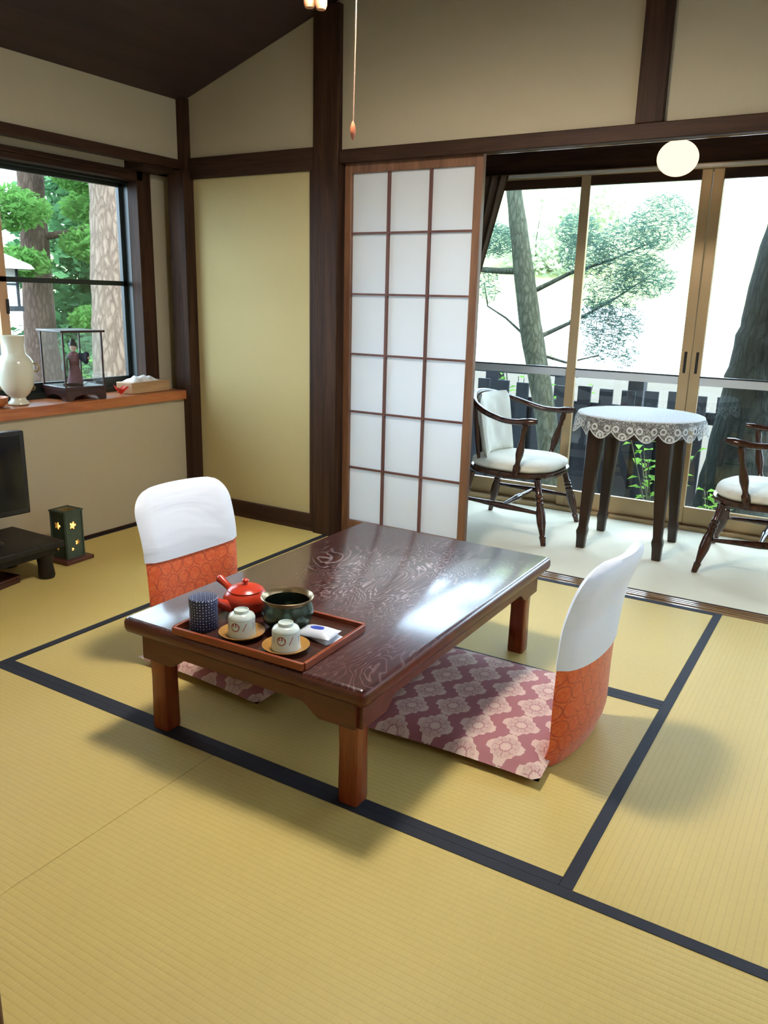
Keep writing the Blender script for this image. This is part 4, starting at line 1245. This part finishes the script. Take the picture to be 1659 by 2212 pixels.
def leaves(name, blobs, n, size, mat, parent, seed=1, asp=0.5, droop=0.0):
    rnd = random.Random(seed)
    vs, fs = [], []
    tot = sum(b[3] ** 2 for b in blobs)
    for (cx, cy, cz, rad, flat) in blobs:
        m_ = int(n * rad * rad / tot)
        for _ in range(m_):
            while True:
                p = Vector((rnd.uniform(-1, 1), rnd.uniform(-1, 1), rnd.uniform(-1, 1)))
                if p.length < 1: break
            p = p * rad; p.z *= flat
            c_ = Vector((cx, cy, cz)) + p
            d1 = Vector((rnd.gauss(0, 1), rnd.gauss(0, 1), rnd.gauss(0, 0.5) - droop)).normalized()
            d2 = d1.cross(Vector((rnd.gauss(0, 1), rnd.gauss(0, 1), rnd.gauss(0, 1)))).normalized()
            s_ = size * rnd.uniform(0.6, 1.4)
            a, b = d1 * s_, d2 * s_ * asp
            i = len(vs)
            vs += [tuple(c_ - a), tuple(c_ + b), tuple(c_ + a), tuple(c_ - b)]
            fs.append((i, i + 1, i + 2, i + 3))
    o = raw(name, vs, fs, mat, parent)
    o['kind'] = 'stuff'
    return o
def branch(pts, rads, mat, parent, name='branch', seg=10):
    return G().tube(pts, rads, seg).build(name, mat, parent, smooth=70)

def wobble(pts, rads, n):
    """resample a polyline smoothly"""
    out, rr = [], []
    for i in range(n + 1):
        q = i / n * (len(pts) - 1); j = min(int(q), len(pts) - 2); f = q - j
        f = f * f * (3 - 2 * f) * 0.35 + f * 0.65
        out.append(vlerp(pts[j], pts[j + 1], f)); rr.append(lerp(rads[j], rads[j + 1], f) * random.uniform(0.96, 1.04))
    return out, rr

# leaning tree outside the glass doors
BARKG = bark('grey_green_bark', (0.022, 0.027, 0.018), (0.105, 0.118, 0.080), 1.3)
t1 = thing('leaning_tree', 'slim leaning tree with furrowed grey-green bark outside the glass doors', 'tree', (-1.42, 4.2, GZ))
p, r_ = wobble([(-0.02, 0, 0), (-0.19, 0, 0.91), (-0.36, 0, 1.56), (-0.545, 0, 2.45), (-0.75, 0.05, 3.6), (-0.9, 0.1, 4.6)], [0.105, 0.078, 0.080, 0.055, 0.045, 0.03], 40)
branch(p, r_, BARKG, t1, 'trunk', 20)
branch([(-0.40, 0, 1.93), (-0.62, 0.02, 1.93), (-0.95, 0.05, 1.95), (-1.3, 0.1, 2.02)], [0.028, 0.022, 0.018, 0.010], BARKG, t1)
branch([(-0.44, 0.0, 1.75), (-0.15, 0.15, 1.92), (0.10, 0.3, 2.02), (0.32, 0.5, 2.15)], [0.020, 0.013, 0.008, 0.004], BARKG, t1)
branch([(-0.32, 0.0, 1.46), (-0.05, 0.2, 1.62), (0.14, 0.35, 1.76), (0.34, 0.6, 1.95)], [0.018, 0.012, 0.008, 0.003], BARKG, t1)
branch([(-0.30, 0.0, 1.36), (-0.10, 0.1, 1.30), (0.10, 0.2, 1.36)], [0.012, 0.009, 0.004], BARKG, t1)
branch([(-0.42, 0.0, 1.50), (-0.55, 0.0, 1.60), (-0.70, 0.0, 1.68), (-0.74, 0.0, 1.85)], [0.010, 0.008, 0.006, 0.003], BARKG, t1)
NEED = leafmat('conifer_green', (0.082, 0.168, 0.125), 0.35)
bl = [(-1.05, 0.1, 2.12, 0.28, 0.5), (-0.75, 0.1, 2.15, 0.20, 0.7), (-0.05, 0.2, 2.05, 0.20, 0.8), (0.20, 0.35, 2.10, 0.24, 0.9), (0.38, 0.5, 2.28, 0.22, 0.9), (0.10, 0.3, 1.80, 0.18, 0.9),
      (0.30, 0.5, 1.90, 0.22, 0.7), (0.02, 0.25, 1.62, 0.17, 0.9), (0.20, 0.4, 1.58, 0.17, 0.9), (0.08, 0.3, 1.42, 0.14, 0.9), (-0.70, 0.0, 1.82, 0.09, 1.3), (0.24, 0.4, 1.35, 0.10, 1.0), (-0.1, 0.1, 2.2, 0.15, 0.8)]
leaves('foliage', bl, 16000, 0.030, NEED, t1, 3, 0.085)

# massive trunk on the right
BARKD = bark('dark_bark', (0.010, 0.014, 0.012), (0.036, 0.046, 0.040), 0.9)
t2 = thing('large_tree', 'massive dark tree trunk leaning right, outside the right glass door', 'tree', (-0.30, 4.15, GZ))
p, r_ = wobble([(0.02, 0, 0), (0.06, 0, 0.5), (0.115, 0, 1.24), (0.165, 0, 1.62), (0.25, 0, 2.30), (0.40, 0, 3.2), (0.6, 0, 4.6)], [0.34, 0.27, 0.245, 0.24, 0.235, 0.23, 0.20], 40)
branch(p, r_, BARKD, t2, 'trunk', 28)
branch([(0.52, 0, 4.1), (0.2, -0.1, 5.0), (-0.2, 0.1, 5.6)], [0.10, 0.07, 0.03], BARKD, t2)
leaves('foliage', [(-0.2, 0.2, 5.6, 0.6, 0.6), (0.8, 0.2, 6.0, 0.9, 0.6)], 1500, 0.05, NEED, t2, 4, 0.3)

# leafy shrub at the foot of the fence
LEAFB = leafmat('bright_leaf', (0.15, 0.34, 0.05), 0.5)
def plant(name, loc, h, nst, label, seed, ls=0.055):
    rnd = random.Random(seed)
    t = thing(name, label, 'plant', loc)
    STEM = BARKG
    vs, fs = [], []
    for s in range(nst):
        a = rnd.uniform(0, 6.28); lean = rnd.uniform(0.05, 0.28) * h
        pts = [(0, 0, 0), (lean * 0.3 * math.cos(a), lean * 0.3 * math.sin(a), h * 0.5), (lean * math.cos(a), lean * math.sin(a), h * rnd.uniform(0.8, 1.0))]
        branch(pts, [0.008, 0.006, 0.003], STEM, t, 'stem', 6)
        for q in range(9):
            f = 0.35 + 0.65 * q / 8
            base = Vector(vlerp(pts[0], pts[1], f * 2) if f < 0.5 else vlerp(pts[1], pts[2], f * 2 - 1))
            b = rnd.uniform(0, 6.28); d1 = Vector((math.cos(b), math.sin(b), rnd.uniform(-0.2, 0.5))).normalized()
            d2 = d1.cross(Vector((0, 0, 1))).normalized(); L = ls * rnd.uniform(0.7, 1.3); up_ = Vector((0, 0, 0.012))
            i = len(vs)
            vs += [tuple(base), tuple(base + d1 * L * 0.5 + d2 * L * 0.28 + up_), tuple(base + d1 * L + up_ * -0.5), tuple(base + d1 * L * 0.5 - d2 * L * 0.28 + up_), tuple(base + d1 * L * 0.5)]
            fs += [(i, i + 1, i + 4), (i + 1, i + 2, i + 4), (i + 2, i + 3, i + 4), (i + 3, i, i + 4)]
    raw('leaf_cluster', vs, fs, LEAFB, t)
plant('leafy_shrub', (-0.72, 3.85, GZ), 0.98, 6, 'bright green leafy shrub seen between the round table legs', 5, 0.09)
plant('leafy_shrub', (-0.30, 3.62, GZ), 0.66, 5, 'low bright green shrub at the foot of the glass door by the right chair', 6, 0.08)
plant('leafy_shrub', (-1.62, 4.80, GZ), 1.30, 5, 'thin climbing shrub behind the picket fence below the conifer branches', 8, 0.05)
plant('leafy_shrub', (-2.05, 4.75, GZ), 1.30, 7, 'green shrub beside the side fence behind the left armchair', 9, 0.07)

# pale trees far beyond the road
LEAFP = leafmat('pale_leaf', (0.36, 0.42, 0.26), 0.4)
def far_tree(loc, h, rad, label, seed, mat=LEAFP, n=2600, size=0.16, trunk=BARKG, tr_=0.10, low=0.45):
    rnd = random.Random(seed)
    t = thing('tree', label, 'tree', loc)
    p, r_ = wobble([(0, 0, 0), (0.05 * h * rnd.uniform(-1, 1), 0, h * 0.5), (0.06 * h * rnd.uniform(-1, 1), 0, h)], [tr_, tr_ * 0.75, tr_ * 0.3], 12)
    branch(p, r_, trunk, t, 'trunk', 14)
    bl = [(rnd.uniform(-0.7, 0.7) * rad, rnd.uniform(-0.7, 0.7) * rad, h * lerp(low, 1.0, rnd.random()), rad * rnd.uniform(0.4, 0.7), 0.7) for _ in range(12)]
    leaves('foliage', bl, n, size, mat, t, seed, 0.5)
    return t
far_tree((-14.0, 36, 1.7), 4.6, 3.0, 'pale distant tree on the hillside above the conifer branches', 21, n=4500, low=0.08, tr_=0.03)
far_tree((-1.0, 44, 4.2), 6.0, 2.6, 'pale distant tree on the hillside left of the massive trunk', 23, low=0.15)

# garden outside the left window
BARKT = bark('tan_bark', (0.060, 0.040, 0.029), (0.235, 0.178, 0.135), 1.0)
t3 = thing('pine_tree', 'thick pale tan tree trunk with scaly bark right outside the left window', 'tree', (-4.55, 2.80, GZ))
p, r_ = wobble([(0, 0, 0), (0, 0.00, 0.9), (0, 0.02, 1.5), (0, 0.07, 2.4), (0, 0.12, 3.4), (0.1, 0.2, 4.6)], [0.20, 0.170, 0.155, 0.152, 0.145, 0.12], 36)
branch(p, r_, BARKT, t3, 'trunk', 28)
branch([(0, 0.1, 3.3), (0.2, -0.5, 3.7), (0.4, -1.1, 3.9)], [0.06, 0.04, 0.02], BARKT, t3)
LEAFM = leafmat('maple_leaf', (0.12, 0.27, 0.06), 0.5)
LEAFD = leafmat('deep_leaf', (0.05, 0.14, 0.05), 0.4)
leaves('foliage', [(0.3, -1.2, 4.6, 1.1, 0.35), (0.3, 0.4, 5.0, 1.1, 0.35), (0.3, 1.7, 4.7, 1.1, 0.35)], 5000, 0.11, LEAFM, t3, 11)  # canopy above the view, added to hold sky light off the trunk
BARKB = bark('brown_bark', (0.035, 0.022, 0.015), (0.12, 0.080, 0.058), 1.0)
t4 = thing('tree', 'brown tree trunk with bright green sprays in the middle of the left window', 'tree', (-6.6, 3.72, GZ))
p, r_ = wobble([(0, 0, 0), (0, -0.05, 1.2), (0, -0.02, 2.4), (0, 0.0, 3.6), (0, 0.1, 5.0)], [0.26, 0.16, 0.115, 0.11, 0.09], 24)
branch(p, r_, BARKB, t4, 'trunk', 20)
branch([(0.05, 0, 2.2), (0.5, 0.3, 2.3), (0.9, 0.55, 2.2)], [0.035, 0.025, 0.010], BARKB, t4)
branch([(0.05, 0, 2.9), (0.4, -0.4, 3.0), (0.8, -0.8, 2.9)], [0.035, 0.025, 0.010], BARKB, t4)
leaves('foliage', [(0.5, 0.30, 2.15, 0.36, 0.5), (0.7, 0.45, 1.85, 0.28, 0.5), (0.4, 0.35, 1.45, 0.30, 0.5), (0.3, -0.5, 2.4, 0.38, 0.5), (0.5, 0.2, 2.75, 0.32, 0.5), (0.35, -0.45, 1.95, 0.28, 0.5), (0.6, 0.35, 1.15, 0.20, 0.6), (0.2, 0.5, 2.5, 0.3, 0.6), (0.3, 0.55, 1.0, 0.2, 0.5)], 11000, 0.034, LEAFM, t4, 12, 0.4)
leaves('added_crown', [(-0.5, -0.9, 4.9, 1.1, 0.35), (-0.5, 1.0, 5.2, 1.1, 0.35)], 3600, 0.11, LEAFM, t4, 13)  # unseen leaf layer added overhead to shade the garden and left window
far_tree((-9.0, 6.9, GZ), 4.4, 1.2, 'dark leafy tree at the back of the left garden beside the tan trunk', 31, LEAFD, 9000, 0.085, BARKB, 0.12, 0.10)
far_tree((-10.6, 4.0, GZ), 3.2, 1.2, 'leafy green tree at the back of the left garden above the lamp', 32, LEAFM, 8000, 0.080, BARKB, 0.10, 0.10)
far_tree((-13.4, 10.6, GZ), 3.6, 1.9, 'broad dark tree furthest back in the left garden', 33, LEAFD, 9000, 0.12, BARKB, 0.14, 0.05)
far_tree((-15.0, 6.4, GZ), 3.4, 1.8, 'broad low tree far behind the garden lamp', 34, LEAFM, 8000, 0.12, BARKB, 0.12, 0.05)
plant('leafy_shrub', (-4.75, 1.75, GZ), 1.0, 12, 'dense shrub below the lamp outside the left window', 41, 0.16)
plant('leafy_shrub', (-5.3, 3.35, GZ), 1.15, 12, 'arching shrub behind the glass case outside the left window', 42, 0.16)
# garden lamp
STONE = plain('pale_stone', (0.42, 0.43, 0.38), 0.9, 0.1, 0, 0.2, 12)
gd = thing('garden_lamp', 'roofed garden lamp with white lattice panes outside the left window', 'garden lamp', (-5.6, 2.62, GZ), R(-30))
G().tube([(0, 0, 0), (0, 0, 1.55)], 0.05, 12).build('post', BARKB, gd)
bx('lamp_floor', FENCE, -0.15, 0.15, -0.15, 0.15, 1.55, 1.59, gd)
PANEL = thin('lamp_panel', (0.75, 0.75, 0.72), 0.4).m
for s in (-1, 1):
    bx('panel', PANEL, -0.12, 0.12, s * 0.12 - 0.004, s * 0.12 + 0.004, 1.59, 1.87, gd)
    bx('panel', PANEL, s * 0.12 - 0.004, s * 0.12 + 0.004, -0.12, 0.12, 1.59, 1.87, gd)
    for q in (-0.115, 0.0, 0.115):
        bx('lattice_bar', FENCE, q - 0.007, q + 0.007, s * 0.126 - 0.004, s * 0.126 + 0.004, 1.59, 1.87, gd)
        bx('lattice_bar', FENCE, s * 0.126 - 0.004, s * 0.126 + 0.004, q - 0.007, q + 0.007, 1.59, 1.87, gd)
    bx('lattice_bar', FENCE, -0.12, 0.12, s * 0.126 - 0.004, s * 0.126 + 0.004, 1.75, 1.762, gd)
    bx('lattice_bar', FENCE, s * 0.126 - 0.004, s * 0.126 + 0.004, -0.12, 0.12, 1.75, 1.762, gd)
G().add([(-0.24, -0.24, 1.87), (0.24, -0.24, 1.87), (0.24, 0.24, 1.87), (-0.24, 0.24, 1.87), (-0.22, -0.22, 1.90), (0.22, -0.22, 1.90), (0.22, 0.22, 1.90), (-0.22, 0.22, 1.90), (-0.04, -0.04, 1.99), (0.04, -0.04, 1.99), (0.04, 0.04, 1.99), (-0.04, 0.04, 1.99)],
        [(3, 2, 1, 0), (0, 1, 5, 4), (1, 2, 6, 5), (2, 3, 7, 6), (3, 0, 4, 7), (4, 5, 9, 8), (5, 6, 10, 9), (6, 7, 11, 10), (7, 4, 8, 11), (8, 9, 10, 11)]).build('lamp_roof', STONE, gd, smooth=0)
# fence of the left garden
f3 = thing('garden_fence', 'dark slatted fence beyond the tan trunk outside the left window', 'fence', (-6.4, 5.9, GZ), R(0))
for i in range(12):
    bx('picket', FENCE, -0.012, 0.012, -1.2 + i * 0.2 - 0.05, -1.2 + i * 0.2 + 0.05, 0.05, 1.15, f3)
for zz in (0.3, 0.9):
    bx('rail', FENCE, -0.05, -0.012, -1.3, 1.2, zz, zz + 0.08, f3)
